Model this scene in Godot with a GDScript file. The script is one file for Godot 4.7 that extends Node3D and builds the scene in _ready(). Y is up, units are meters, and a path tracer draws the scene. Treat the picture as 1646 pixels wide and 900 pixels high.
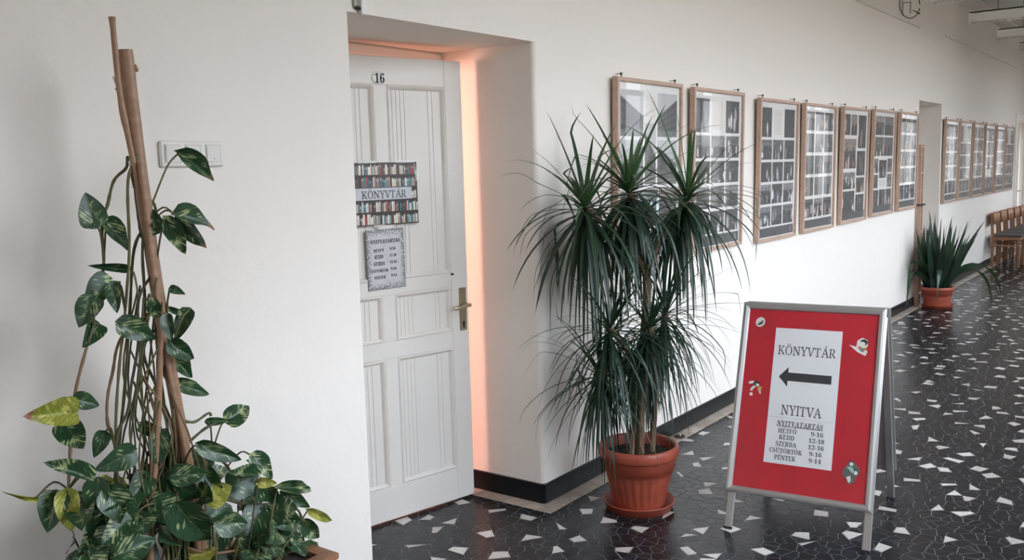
extends Node3D

# ---------------------------------------------------------------- helpers
func V(x, y, z) -> Vector3:
	return Vector3(x, y, z)

func mat(c: Color, rough := 0.6, metal := 0.0) -> StandardMaterial3D:
	var m := StandardMaterial3D.new()
	m.albedo_color = c
	m.roughness = rough
	m.metallic = metal
	return m

func rgb(r, g, b) -> Color:
	return Color(r / 255.0, g / 255.0, b / 255.0)

func stool() -> SurfaceTool:
	var st := SurfaceTool.new()
	st.begin(Mesh.PRIMITIVE_TRIANGLES)
	st.set_smooth_group(-1)
	return st

# a triangle facing "out"
func tri(st: SurfaceTool, a: Vector3, b: Vector3, c: Vector3, out: Vector3) -> void:
	var n := (b - a).cross(c - a)
	if n.dot(out) > 0.0:
		st.add_vertex(a); st.add_vertex(c); st.add_vertex(b)
	else:
		st.add_vertex(a); st.add_vertex(b); st.add_vertex(c)

func quad(st: SurfaceTool, a: Vector3, b: Vector3, c: Vector3, d: Vector3, out: Vector3) -> void:
	tri(st, a, b, c, out)
	tri(st, a, c, d, out)

# chamfered box, centre c, size s, chamfer b, turned by basis t
func box(st: SurfaceTool, c: Vector3, s: Vector3, b := 0.0, t := Basis.IDENTITY) -> void:
	var h := s * 0.5
	if b <= 0.0:
		for ax in 3:
			for sg in [-1.0, 1.0]:
				var o := Vector3.ZERO
				o[ax] = sg
				var u := Vector3.ZERO
				u[(ax + 1) % 3] = h[(ax + 1) % 3]
				var w := Vector3.ZERO
				w[(ax + 2) % 3] = h[(ax + 2) % 3]
				var m := o * h[ax]
				quad(st, c + t * (m - u - w), c + t * (m + u - w), c + t * (m + u + w), c + t * (m - u + w), t * o)
		return
	b = min(b, min(h.x, min(h.y, h.z)) * 0.95)
	for ax in 3:
		for sg in [-1.0, 1.0]:
			var o := Vector3.ZERO
			o[ax] = sg
			var u := Vector3.ZERO
			u[(ax + 1) % 3] = h[(ax + 1) % 3] - b
			var w := Vector3.ZERO
			w[(ax + 2) % 3] = h[(ax + 2) % 3] - b
			var m := o * h[ax]
			quad(st, c + t * (m - u - w), c + t * (m + u - w), c + t * (m + u + w), c + t * (m - u + w), t * o)
	for ax in 3:
		var p := (ax + 1) % 3
		var q := (ax + 2) % 3
		for s1 in [-1.0, 1.0]:
			for s2 in [-1.0, 1.0]:
				var a := Vector3.ZERO
				a[p] = s1 * h[p]; a[q] = s2 * (h[q] - b)
				var d := Vector3.ZERO
				d[p] = s1 * (h[p] - b); d[q] = s2 * h[q]
				var l := Vector3.ZERO
				l[ax] = h[ax] - b
				var o := Vector3.ZERO
				o[p] = s1; o[q] = s2
				quad(st, c + t * (a - l), c + t * (a + l), c + t * (d + l), c + t * (d - l), t * o)
	for sx in [-1.0, 1.0]:
		for sy in [-1.0, 1.0]:
			for sz in [-1.0, 1.0]:
				tri(st, c + t * Vector3(sx * h.x, sy * (h.y - b), sz * (h.z - b)), c + t * Vector3(sx * (h.x - b), sy * h.y, sz * (h.z - b)), c + t * Vector3(sx * (h.x - b), sy * (h.y - b), sz * h.z), t * Vector3(sx, sy, sz))

# box between two corners
func span(st: SurfaceTool, lo: Vector3, hi: Vector3, b := 0.0) -> void:
	box(st, (lo + hi) * 0.5, hi - lo, b)

# tube along points with a radius for each
func tube(st: SurfaceTool, pts: Array, radii: Array, sides := 8, caps := true) -> void:
	st.set_smooth_group(0)
	var n := pts.size()
	var rings := []
	var ref := Vector3(0.31, 0.22, 0.92).normalized()
	for i in n:
		var d: Vector3 = (pts[min(i + 1, n - 1)] - pts[max(i - 1, 0)]).normalized()
		var u := d.cross(ref)
		if u.length() < 0.05:
			u = d.cross(Vector3.RIGHT)
		u = u.normalized()
		var w := d.cross(u)
		var ring := []
		for k in sides:
			var a := TAU * k / sides
			ring.append(pts[i] + (u * cos(a) + w * sin(a)) * radii[i])
		rings.append(ring)
	for i in n - 1:
		for k in sides:
			var k2 := (k + 1) % sides
			var o: Vector3 = rings[i][k] + rings[i][k2] - pts[i] * 2.0
			quad(st, rings[i][k], rings[i][k2], rings[i + 1][k2], rings[i + 1][k], o)
	if caps:
		st.set_smooth_group(-1)
		for e in [0, n - 1]:
			var o: Vector3 = pts[e] - pts[1 if e == 0 else n - 2]
			for k in range(1, sides - 1):
				tri(st, rings[e][0], rings[e][k], rings[e][k + 1], o)
	st.set_smooth_group(-1)

# smooth curve through points
func smooth_path(pts: Array, per := 6) -> Array:
	var c := Curve3D.new()
	for i in pts.size():
		var t: Vector3 = (pts[min(i + 1, pts.size() - 1)] - pts[max(i - 1, 0)]) / 6.0
		c.add_point(pts[i], -t, t)
	var out := []
	for i in pts.size() - 1:
		for k in per:
			out.append(c.sample(i, float(k) / per))
	out.append(pts[-1])
	return out

# surface of revolution round the y axis: profile of Vector2(radius, y); flutes pull the radius in on rows listed
func lathe(st: SurfaceTool, c: Vector3, prof: Array, segs := 48, flute := {}) -> void:
	st.set_smooth_group(0)
	for i in prof.size() - 1:
		for k in segs:
			var p := []
			for e in [[i, k], [i, k + 1], [i + 1, k + 1], [i + 1, k]]:
				var r: float = prof[e[0]].x
				if flute.has(e[0]):
					r -= flute[e[0]] * (0.5 + 0.5 * cos(TAU * (e[1] % 4) / 4.0))
				var a: float = TAU * e[1] / segs
				p.append(c + Vector3(cos(a) * r, prof[e[0]].y, sin(a) * r))
			var am := TAU * (k + 0.5) / segs
			var dp: Vector2 = prof[i + 1] - prof[i]
			var o := Vector3(cos(am) * dp.y, -dp.x, sin(am) * dp.y)
			if prof[i].x < 0.0005:
				tri(st, p[0], p[2], p[3], o)
			elif prof[i + 1].x < 0.0005:
				tri(st, p[0], p[1], p[2], o)
			else:
				quad(st, p[0], p[1], p[2], p[3], o)
	st.set_smooth_group(-1)

# polygon of (x, z) points pulled from y0 to y1
func extrude(st: SurfaceTool, pts: Array, y0: float, y1: float) -> void:
	var poly := PackedVector2Array(pts)
	var idx := Geometry2D.triangulate_polygon(poly)
	for i in range(0, idx.size(), 3):
		for yy in [[y0, Vector3.DOWN], [y1, Vector3.UP]]:
			tri(st, V(poly[idx[i]].x, yy[0], poly[idx[i]].y), V(poly[idx[i + 1]].x, yy[0], poly[idx[i + 1]].y), V(poly[idx[i + 2]].x, yy[0], poly[idx[i + 2]].y), yy[1])
	var turn := 1.0 if Geometry2D.is_polygon_clockwise(poly) else -1.0
	for i in poly.size():
		var a := poly[i]
		var b := poly[(i + 1) % poly.size()]
		var d := b - a
		quad(st, V(a.x, y0, a.y), V(b.x, y0, b.y), V(b.x, y1, b.y), V(a.x, y1, a.y), V(-d.y, 0, d.x) * turn)

# flat outline of (x, y) points standing in the xy plane, with thickness towards +z
func outline(st: SurfaceTool, pts: Array, z0: float, z1: float) -> void:
	var poly := PackedVector2Array(pts)
	var idx := Geometry2D.triangulate_polygon(poly)
	for i in range(0, idx.size(), 3):
		tri(st, V(poly[idx[i]].x, poly[idx[i]].y, z1), V(poly[idx[i + 1]].x, poly[idx[i + 1]].y, z1), V(poly[idx[i + 2]].x, poly[idx[i + 2]].y, z1), Vector3.BACK)
		tri(st, V(poly[idx[i]].x, poly[idx[i]].y, z0), V(poly[idx[i + 1]].x, poly[idx[i + 1]].y, z0), V(poly[idx[i + 2]].x, poly[idx[i + 2]].y, z0), Vector3.FORWARD)
	var mid := Vector2.ZERO
	for p in poly:
		mid += p / poly.size()
	var turn := 1.0 if Geometry2D.is_polygon_clockwise(poly) else -1.0
	for i in poly.size():
		var a := poly[i]
		var b := poly[(i + 1) % poly.size()]
		var d := b - a
		quad(st, V(a.x, a.y, z0), V(b.x, b.y, z0), V(b.x, b.y, z1), V(a.x, a.y, z1), V(-d.y, d.x, 0) * turn)

func finish(st: SurfaceTool) -> ArrayMesh:
	st.generate_normals()
	return st.commit()

func part(called: String, mesh, m, parent) -> MeshInstance3D:
	var o := MeshInstance3D.new()
	o.name = called
	o.mesh = finish(mesh) if mesh is SurfaceTool else mesh
	if m:
		o.material_override = m
	parent.add_child(o, true)
	return o

var used := {}
func numbered(called: String) -> String:
	if not used.has(called):
		used[called] = 0
		return called
	used[called] += 1
	return "%s_%03d" % [called, used[called]]

func thing(called: String, label: String, category: String, at := Vector3.ZERO, group := "") -> Node3D:
	var o := Node3D.new()
	o.name = numbered(called)
	add_child(o)
	o.position = at
	o.set_meta("label", label)
	o.set_meta("category", category)
	if group:
		o.set_meta("group", group)
	return o

func structure(called: String, label: String) -> Node3D:
	var o := Node3D.new()
	o.name = called
	add_child(o)
	o.set_meta("kind", "structure")
	o.set_meta("label", label)
	return o

# lettering: centre (x, y) on the parent's xy plane at height z, fitted to a width and height
func lettering(s: String, cx: float, cy: float, w: float, h: float, z: float, m, parent, bold := false, serif := true) -> MeshInstance3D:
	var f := SystemFont.new()
	f.font_names = PackedStringArray(["Droid Serif"] if serif else ["Droid Sans"])
	if bold:
		f.font_weight = 700
	var t := TextMesh.new()
	t.font = f
	t.text = s
	t.font_size = 48
	t.pixel_size = 0.01
	t.depth = 0.02
	t.curve_step = 2.0
	var bb := t.get_aabb()
	var o := MeshInstance3D.new()
	o.name = "lettering"
	o.mesh = t
	o.material_override = m
	parent.add_child(o, true)
	var sx := w / bb.size.x
	var sy := h / bb.size.y
	o.scale = Vector3(sx, sy, 0.02)
	o.position = Vector3(cx - bb.get_center().x * sx, cy - bb.get_center().y * sy, z)
	return o

func noise(fr: float, oct := 3, seed_ := 1) -> FastNoiseLite:
	var n := FastNoiseLite.new()
	n.noise_type = FastNoiseLite.TYPE_SIMPLEX_SMOOTH
	n.frequency = fr
	n.fractal_octaves = oct
	n.seed = seed_
	return n

func noise_tex(fr: float, size := 512, lo := Color.BLACK, hi := Color.WHITE, oct := 4, seed_ := 1) -> NoiseTexture2D:
	var t := NoiseTexture2D.new()
	t.width = size
	t.height = size
	t.seamless = true
	t.noise = noise(fr, oct, seed_)
	var g := Gradient.new()
	g.set_color(0, lo)
	g.set_color(1, hi)
	t.color_ramp = g
	return t

# wood: grain streaks along the u axis of a small image
func wood_image(base: Color, dark: Color, seed_: int) -> ImageTexture:
	var im := Image.create(256, 64, false, Image.FORMAT_RGB8)
	var n := noise(0.02, 3, seed_)
	var n2 := noise(0.15, 2, seed_ + 5)
	for y in 64:
		for x in 256:
			var v := 0.5 + 0.5 * n.get_noise_2d(x * 0.35, y * 6.0)
			v = v * 0.75 + 0.25 * (0.5 + 0.5 * n2.get_noise_2d(x * 0.2, y * 8.0))
			im.set_pixel(x, y, base.lerp(dark, clamp(v, 0.0, 1.0)))
	return ImageTexture.create_from_image(im)

func wood_mat(base: Color, dark: Color, seed_: int, scale_ := 3.0, rough := 0.5) -> StandardMaterial3D:
	var m := mat(Color.WHITE, rough)
	m.albedo_texture = wood_image(base, dark, seed_)
	m.uv1_triplanar = true
	m.uv1_scale = Vector3(scale_, scale_, scale_)
	return m

var M := {}
var rng := RandomNumberGenerator.new()

# rings of a mitred rectangular frame: w x h outside, prof = [[inset, z], ...] from the back outer edge round to the back inner edge
func mitre_frame(st: SurfaceTool, x0: float, y0: float, w: float, h: float, prof: Array) -> void:
	for i in prof.size() - 1:
		var a := []
		var b := []
		for k in [[a, prof[i]], [b, prof[i + 1]]]:
			var o: float = k[1][0]
			k[0].append_array([V(x0 + o, y0 + o, k[1][1]), V(x0 + w - o, y0 + o, k[1][1]), V(x0 + w - o, y0 + h - o, k[1][1]), V(x0 + o, y0 + h - o, k[1][1])])
		var dz: float = prof[i + 1][1] - prof[i][1]
		var dr: float = prof[i + 1][0] - prof[i][0]
		var side := [V(0, -1, 0), V(1, 0, 0), V(0, 1, 0), V(-1, 0, 0)]
		for s in 4:
			var out: Vector3 = side[s] * dz + V(0, 0, dr)
			quad(st, a[s], a[(s + 1) % 4], b[(s + 1) % 4], b[s], out)

# a long leaf: ribbon with a fold, bending down under its weight
func strap(st: SurfaceTool, base: Vector3, dir: Vector3, length: float, width: float, droop: float, segs: int, fold := 0.25, back_limit := -9.0, shape := 0, roll := 0.0, front_limit := 99.0) -> void:
	st.set_smooth_group(0)
	var p := base
	var d := dir.normalized()
	var side0 := d.cross(Vector3.UP)
	if side0.length() < 0.1:
		side0 = Vector3.RIGHT
	side0 = side0.normalized().rotated(d, roll)
	var rows := []
	for i in segs + 1:
		var t := float(i) / segs
		var hw: float
		if shape == 0:
			hw = width * 0.5 * min(1.0, 0.55 + t * 2.2) * pow(1.0 - t, 0.62)
		else:
			hw = width * 0.5 * (0.55 + 0.45 * sin(PI * min(1.0, t * 1.05 + 0.12))) * pow(max(0.0, 1.0 - pow(t, 4.0)), 0.8)
		var s := (side0 - d * side0.dot(d)).normalized()
		var n := s.cross(d).normalized()
		rows.append([p - s * hw + n * hw * fold, p, p + s * hw + n * hw * fold])
		p += d * (length / segs)
		d = (d + Vector3.DOWN * droop * (0.35 + 1.3 * t) / segs).normalized()
		if p.z < back_limit:
			p.z = back_limit + 0.004 * i / segs
			d.z = max(d.z, 0.0)
			d = d.normalized()
		if p.z > front_limit:
			p.z = front_limit
			d.z = min(d.z, 0.0)
			d = d.normalized()
	for i in segs:
		var up: Vector3 = (rows[i][2] - rows[i][0]).cross(rows[i + 1][1] - rows[i][1])
		for k in 2:
			if i == segs - 1:
				tri(st, rows[i][k], rows[i][k + 1], rows[i + 1][1], up)
			else:
				quad(st, rows[i][k], rows[i][k + 1], rows[i + 1][k + 1], rows[i + 1][k], up)
	st.set_smooth_group(-1)

# ---------------------------------------------------------------- the scene
func _ready() -> void:
	rng.seed = 20240611
	setup_view()
	make_materials()
	build_shell()
	build_windows()
	build_floor()
	build_library_door()
	build_other_doors()
	build_frames()
	build_sign()
	build_dracaena()
	build_pothos()
	build_switch()
	build_sword_plant()
	build_chairs()
	build_overhead()

func setup_view() -> void:
	var cam := Camera3D.new()
	cam.name = "camera"
	add_child(cam)
	var right := Vector3(0.59606, -0.02718, 0.80248)
	var fwd := Vector3(0.79534, -0.11982, -0.59415)
	right = right.normalized()
	fwd = (fwd - right * fwd.dot(right)).normalized()
	cam.transform = Transform3D(Basis(right, right.cross(fwd), -fwd), Vector3(0, 1.62, 2.488))
	cam.fov = rad_to_deg(2.0 * atan(450.0 / 1480.0))
	cam.near = 0.05
	cam.far = 200.0
	cam.current = true
	var env := Environment.new()
	env.background_mode = Environment.BG_SKY
	var sky := Sky.new()
	var sm := ProceduralSkyMaterial.new()
	sm.sky_top_color = rgb(224, 237, 255)
	sm.sky_horizon_color = rgb(150, 152, 152)
	sm.sky_curve = 0.17
	sm.sky_energy_multiplier = 1.0
	sm.ground_horizon_color = rgb(152, 146, 136)
	sm.ground_bottom_color = rgb(156, 147, 133)
	sm.ground_curve = 0.3
	sm.ground_energy_multiplier = 0.5
	sky.sky_material = sm
	env.sky = sky
	env.background_energy_multiplier = 13.5
	env.tonemap_mode = Environment.TONE_MAPPER_LINEAR
	env.tonemap_exposure = 1.05
	env.sdfgi_enabled = true
	env.ssao_enabled = true
	env.ssil_enabled = true
	var we := WorldEnvironment.new()
	we.name = "world"
	we.environment = env
	add_child(we)

func make_materials() -> void:
	var wall := mat(rgb(237, 229, 219), 0.85)
	wall.heightmap_enabled = true
	wall.heightmap_texture = noise_tex(0.02, 512, Color.BLACK, Color.WHITE, 5, 3)
	wall.heightmap_scale = 0.12
	wall.uv1_triplanar = true
	wall.uv1_world_triplanar = true
	wall.uv1_scale = Vector3(0.9, 0.9, 0.9)
	M.wall = wall
	M.ceiling = mat(rgb(214, 212, 206), 0.9)
	M.paint = mat(rgb(227, 220, 211), 0.38)
	M.plinth = mat(rgb(20, 20, 23), 0.3)
	M.plinth.metallic_specular = 0.35
	var j := mat(Color.WHITE, 0.4)
	j.albedo_texture = noise_tex(0.05, 256, rgb(84, 84, 88), rgb(132, 130, 130), 4, 8)
	j.uv1_triplanar = true
	j.uv1_world_triplanar = true
	j.uv1_scale = Vector3(2, 2, 2)
	M.joint = j
	M.black = []
	for c in [rgb(26, 27, 31), rgb(32, 32, 36), rgb(29, 27, 28), rgb(36, 38, 43)]:
		var m := mat(Color.WHITE, 0.27)
		m.metallic_specular = 0.36
		m.albedo_texture = noise_tex(0.03, 256, c.darkened(0.35), c.lightened(0.07), 5, 20 + M.black.size())
		m.uv1_triplanar = true
		m.uv1_world_triplanar = true
		m.uv1_scale = Vector3(4, 4, 4)
		M.black.append(m)
	M.white = []
	for c in [rgb(214, 206, 196), rgb(202, 192, 184), rgb(224, 218, 210)]:
		var m := mat(Color.WHITE, 0.26)
		m.albedo_texture = noise_tex(0.04, 256, c.darkened(0.14), c.lightened(0.1), 4, 40 + M.white.size())
		m.uv1_triplanar = true
		m.uv1_world_triplanar = true
		m.uv1_scale = Vector3(5, 5, 5)
		M.white.append(m)
	M.border = []
	for c in [rgb(200, 182, 164), rgb(180, 162, 146), rgb(210, 194, 178)]:
		var m := mat(Color.WHITE, 0.3)
		m.albedo_texture = noise_tex(0.02, 256, c.darkened(0.18), c.lightened(0.1), 5, 50 + M.border.size())
		m.uv1_triplanar = true
		m.uv1_world_triplanar = true
		m.uv1_scale = Vector3(3, 3, 3)
		M.border.append(m)
	M.glass = mat(Color(1, 1, 1, 0.03), 0.02)
	M.glass.transparency = BaseMaterial3D.TRANSPARENCY_ALPHA
	M.frame_glass = mat(Color(1, 1, 1, 0.03), 0.02)
	M.frame_glass.transparency = BaseMaterial3D.TRANSPARENCY_ALPHA
	M.frame_glass.metallic_specular = 0.28
	M.frame_wood = wood_mat(rgb(202, 172, 152), rgb(176, 144, 124), 3, 2.5, 0.5)
	M.chair_wood = wood_mat(rgb(176, 128, 92), rgb(132, 90, 62), 9, 3.0, 0.4)
	M.planter_wood = wood_mat(rgb(170, 124, 92), rgb(126, 84, 58), 12, 2.0, 0.5)
	M.bamboo = wood_mat(rgb(178, 142, 112), rgb(136, 102, 78), 15, 5.0, 0.45)
	M.nail = mat(rgb(70, 62, 54), 0.4, 0.7)
	M.brass = mat(rgb(176, 164, 136), 0.28, 0.85)
	M.alu = mat(rgb(190, 188, 184), 0.36, 0.75)
	M.ink = mat(rgb(34, 33, 36), 0.7)
	M.paper = mat(rgb(226, 224, 222), 0.75)
	M.plastic = mat(rgb(226, 222, 214), 0.32)
	M.clay = mat(Color.WHITE, 0.42)
	M.clay.albedo_texture = noise_tex(0.015, 256, rgb(146, 66, 48), rgb(170, 82, 60), 5, 60)
	M.clay.uv1_triplanar = true
	M.clay.uv1_scale = Vector3(3, 3, 3)
	M.soil = mat(Color.WHITE, 0.95)
	M.soil.albedo_texture = noise_tex(0.09, 256, rgb(24, 18, 15), rgb(66, 50, 40), 5, 61)
	M.soil.uv1_triplanar = true
	M.soil.uv1_scale = Vector3(5, 5, 5)
	M.strap = []
	for c in [rgb(30, 50, 37), rgb(38, 62, 42), rgb(58, 88, 52), rgb(27, 44, 35)]:
		var m := mat(c, 0.42)
		m.backlight_enabled = true
		m.backlight = rgb(40, 60, 30)
		M.strap.append(m)
	M.bark = mat(Color.WHITE, 0.8)
	M.bark.albedo_texture = noise_tex(0.06, 256, rgb(92, 72, 54), rgb(150, 122, 96), 4, 62)
	M.bark.uv1_triplanar = true
	M.bark.uv1_scale = Vector3(4, 14, 4)

func build_shell() -> void:
	# picture wall, 0.6 m thick, with the library doorway, a passage and a far door cut through
	var w := structure("wall_back", "white plastered corridor wall with deep door recesses")
	var st := stool()
	var r := 0.022
	var corner := []
	for k in 7:
		var a := PI / 2 * k / 6.0
		corner.append(Vector2(3.54 + r - r * cos(a), -r + r * sin(a)))
	var seg := [Vector2(3.54, -0.6)]
	seg.append_array(corner)
	seg.append_array([Vector2(10.79, 0), Vector2(10.79, -0.6)])
	extrude(st, seg, 0.0, 2.197)
	var left := [Vector2(-3.0, -0.6), Vector2(-3.0, 0)]
	for k in 7:
		var a := PI / 2 * k / 6.0
		left.append(Vector2(2.388 - 0.012 + 0.012 * sin(a), -0.012 + 0.012 * cos(a)))
	left.append(Vector2(2.388, -0.6))
	extrude(st, left, 0.0, 2.197)
	span(st, V(-3.0, 2.197, -0.6), V(10.79, 3.6, 0))
	span(st, V(10.79, 2.238, -0.6), V(11.87, 3.6, 0))
	span(st, V(11.87, 0, -0.6), V(17.36, 3.6, 0))
	span(st, V(17.36, 2.2, -0.6), V(18.28, 3.6, 0))
	span(st, V(18.28, 0, -0.6), V(40, 3.6, 0))
	part("plaster", st, M.wall, w)
	# end walls
	for e in [["wall_left", -3.3, -3.0], ["wall_right", 40.0, 40.3]]:
		var ew := structure(e[0], "plain white end wall of the corridor")
		st = stool()
		span(st, V(e[1], 0, -0.6), V(e[2], 3.6, 3.3))
		part("plaster", st, M.wall, ew)
	var c := structure("ceiling", "flat pale ceiling with a slightly dropped edge band")
	st = stool()
	span(st, V(-3.3, 3.53, -0.6), V(40.3, 3.75, 3.3))
	part("slab", st, M.ceiling, c)
	st = stool()
	span(st, V(-3.0, 3.5, 0.0), V(40, 3.53, 0.2), 0.002)
	part("edge_band", st, M.paint, c)
	# black skirting
	var b := structure("baseboard_back", "black glossy skirting along the picture wall")
	for e in [[V(3.532, 0, -0.01), V(10.79, 0.094, 0.014)], [V(11.87, 0, -0.01), V(17.28, 0.094, 0.014)], [V(18.36, 0, -0.01), V(39.9, 0.094, 0.014)], [V(-2.9, 0, -0.01), V(2.388, 0.094, 0.014)], [V(11.858, 0, -0.58), V(11.87, 0.094, 0.014)]]:
		st = stool()
		span(st, e[0], e[1], 0.004)
		part("skirting", st, M.plinth, b)
	st = stool()
	var rr := 0.03
	var cp := [Vector2(3.545, -0.552), Vector2(3.526, -0.552)]
	for k in 7:
		var a := PI / 2 * k / 6.0
		cp.append(Vector2(3.526 + rr - rr * cos(a), 0.0142 - rr + rr * sin(a)))
	cp.append(Vector2(3.57, -0.02))
	cp.append(Vector2(3.545, -0.03))
	extrude(st, cp, 0.0, 0.0945)
	part("corner_skirting", st, M.plinth, b)

func build_windows() -> void:
	var w := structure("wall_front", "window wall of the corridor with piers between tall windows")
	var st := stool()
	var y0 := 0.85
	var y1 := 3.3
	span(st, V(-3.3, 0, 3.0), V(40.3, y0, 3.3))
	span(st, V(-3.3, y1, 3.0), V(40.3, 3.6, 3.3))
	var at := -3.3
	var n := 0
	for xw in [[-2.4, 1.3], [1.8, 1.8], [4.1, 1.8], [6.6, 1.5], [9.0, 1.4], [11.1, 1.4], [15.5, 1.8], [21.9, 1.8], [26.5, 1.8], [29.0, 1.8], [31.5, 1.8], [34.0, 1.8]]:  # first and sixth are unseen, added to brighten the recess jamb and far wall
		var x: float = xw[0]
		var wide: float = xw[1]
		span(st, V(at, y0, 3.0), V(x, y1, 3.3))
		at = x + wide
		n += 1
		var win := structure("window_%d" % n, "white corridor window with two casements")
		var f := stool()
		mitre_frame(f, x, y0, wide, y1 - y0, [[0.0, 3.12], [0.0, 3.19], [0.06, 3.19], [0.06, 3.12], [0.0, 3.12]])
		box(f, V(x + wide / 2, (y0 + y1) / 2, 3.155), V(0.09, y1 - y0, 0.06), 0.004)
		box(f, V(x + wide / 2, y0 + 1.55, 3.155), V(wide, 0.07, 0.06), 0.004)
		part("window_frame", f, M.paint, win)
		for k in 2:
			for v in [[y0 + 0.06, y0 + 1.515], [y0 + 1.585, y1 - 0.06]]:
				var g := stool()
				span(g, V(x + 0.06 + k * (wide / 2 - 0.015), v[0], 3.153), V(x + wide / 2 - 0.045 + k * (wide / 2 - 0.015), v[1], 3.157))
				part("pane", g, M.glass, win)
		var s := stool()
		span(s, V(x - 0.03, y0 - 0.03, 2.93), V(x + wide + 0.03, y0, 3.12), 0.006)
		part("window_sill", s, M.paint, win)
	span(st, V(at, y0, 3.0), V(40.3, y1, 3.3))
	part("plaster", st, M.wall, w)

# ---------------------------------------------------------------- floor of broken marble
func clip_half(poly: PackedVector2Array, n: Vector2, d: float) -> PackedVector2Array:
	var out := PackedVector2Array()
	var m := poly.size()
	for i in m:
		var a := poly[i]
		var b := poly[(i + 1) % m]
		var da := a.dot(n) - d
		var db := b.dot(n) - d
		if da <= 0.0:
			out.append(a)
		if (da < 0.0 and db > 0.0) or (da > 0.0 and db < 0.0):
			out.append(a + (b - a) * (da / (da - db)))
	return out

func piece_arrays(poly: PackedVector2Array, c: Vector2, pv: PackedVector3Array, pn: PackedVector3Array, pi: PackedInt32Array, top: float) -> void:
	var n := poly.size()
	var s := pv.size()
	for p in poly:
		pv.append(V(p.x - c.x, top, p.y - c.y))
		pn.append(Vector3.UP)
	for i in range(1, n - 1):
		# clockwise seen from above
		var a := poly[0]
		var b := poly[i]
		var e := poly[i + 1]
		if (b - a).cross(e - a) > 0.0:
			pi.append_array([s, s + i, s + i + 1])
		else:
			pi.append_array([s, s + i + 1, s + i])
	for i in n:
		var a := poly[i]
		var b := poly[(i + 1) % n]
		var o := Vector3((b - a).y, 0, -(b - a).x).normalized()
		var k := pv.size()
		var mid := Vector2.ZERO
		for p in poly:
			mid += p / n
		var flip := o.dot(V(a.x - mid.x, 0, a.y - mid.y)) < 0.0
		if flip:
			o = -o
		pv.append_array([V(a.x - c.x, top, a.y - c.y), V(b.x - c.x, top, b.y - c.y), V(b.x - c.x, -0.004, b.y - c.y), V(a.x - c.x, -0.004, a.y - c.y)])
		for q in 4:
			pn.append(o)
		if flip:
			pi.append_array([k, k + 2, k + 1, k, k + 3, k + 2])
		else:
			pi.append_array([k, k + 1, k + 2, k, k + 2, k + 3])

func arrays_mesh(pv, pn, pi) -> ArrayMesh:
	var arr := []
	arr.resize(Mesh.ARRAY_MAX)
	arr[Mesh.ARRAY_VERTEX] = pv
	arr[Mesh.ARRAY_NORMAL] = pn
	arr[Mesh.ARRAY_INDEX] = pi
	var m := ArrayMesh.new()
	m.add_surface_from_arrays(Mesh.PRIMITIVE_TRIANGLES, arr)
	return m

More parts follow.
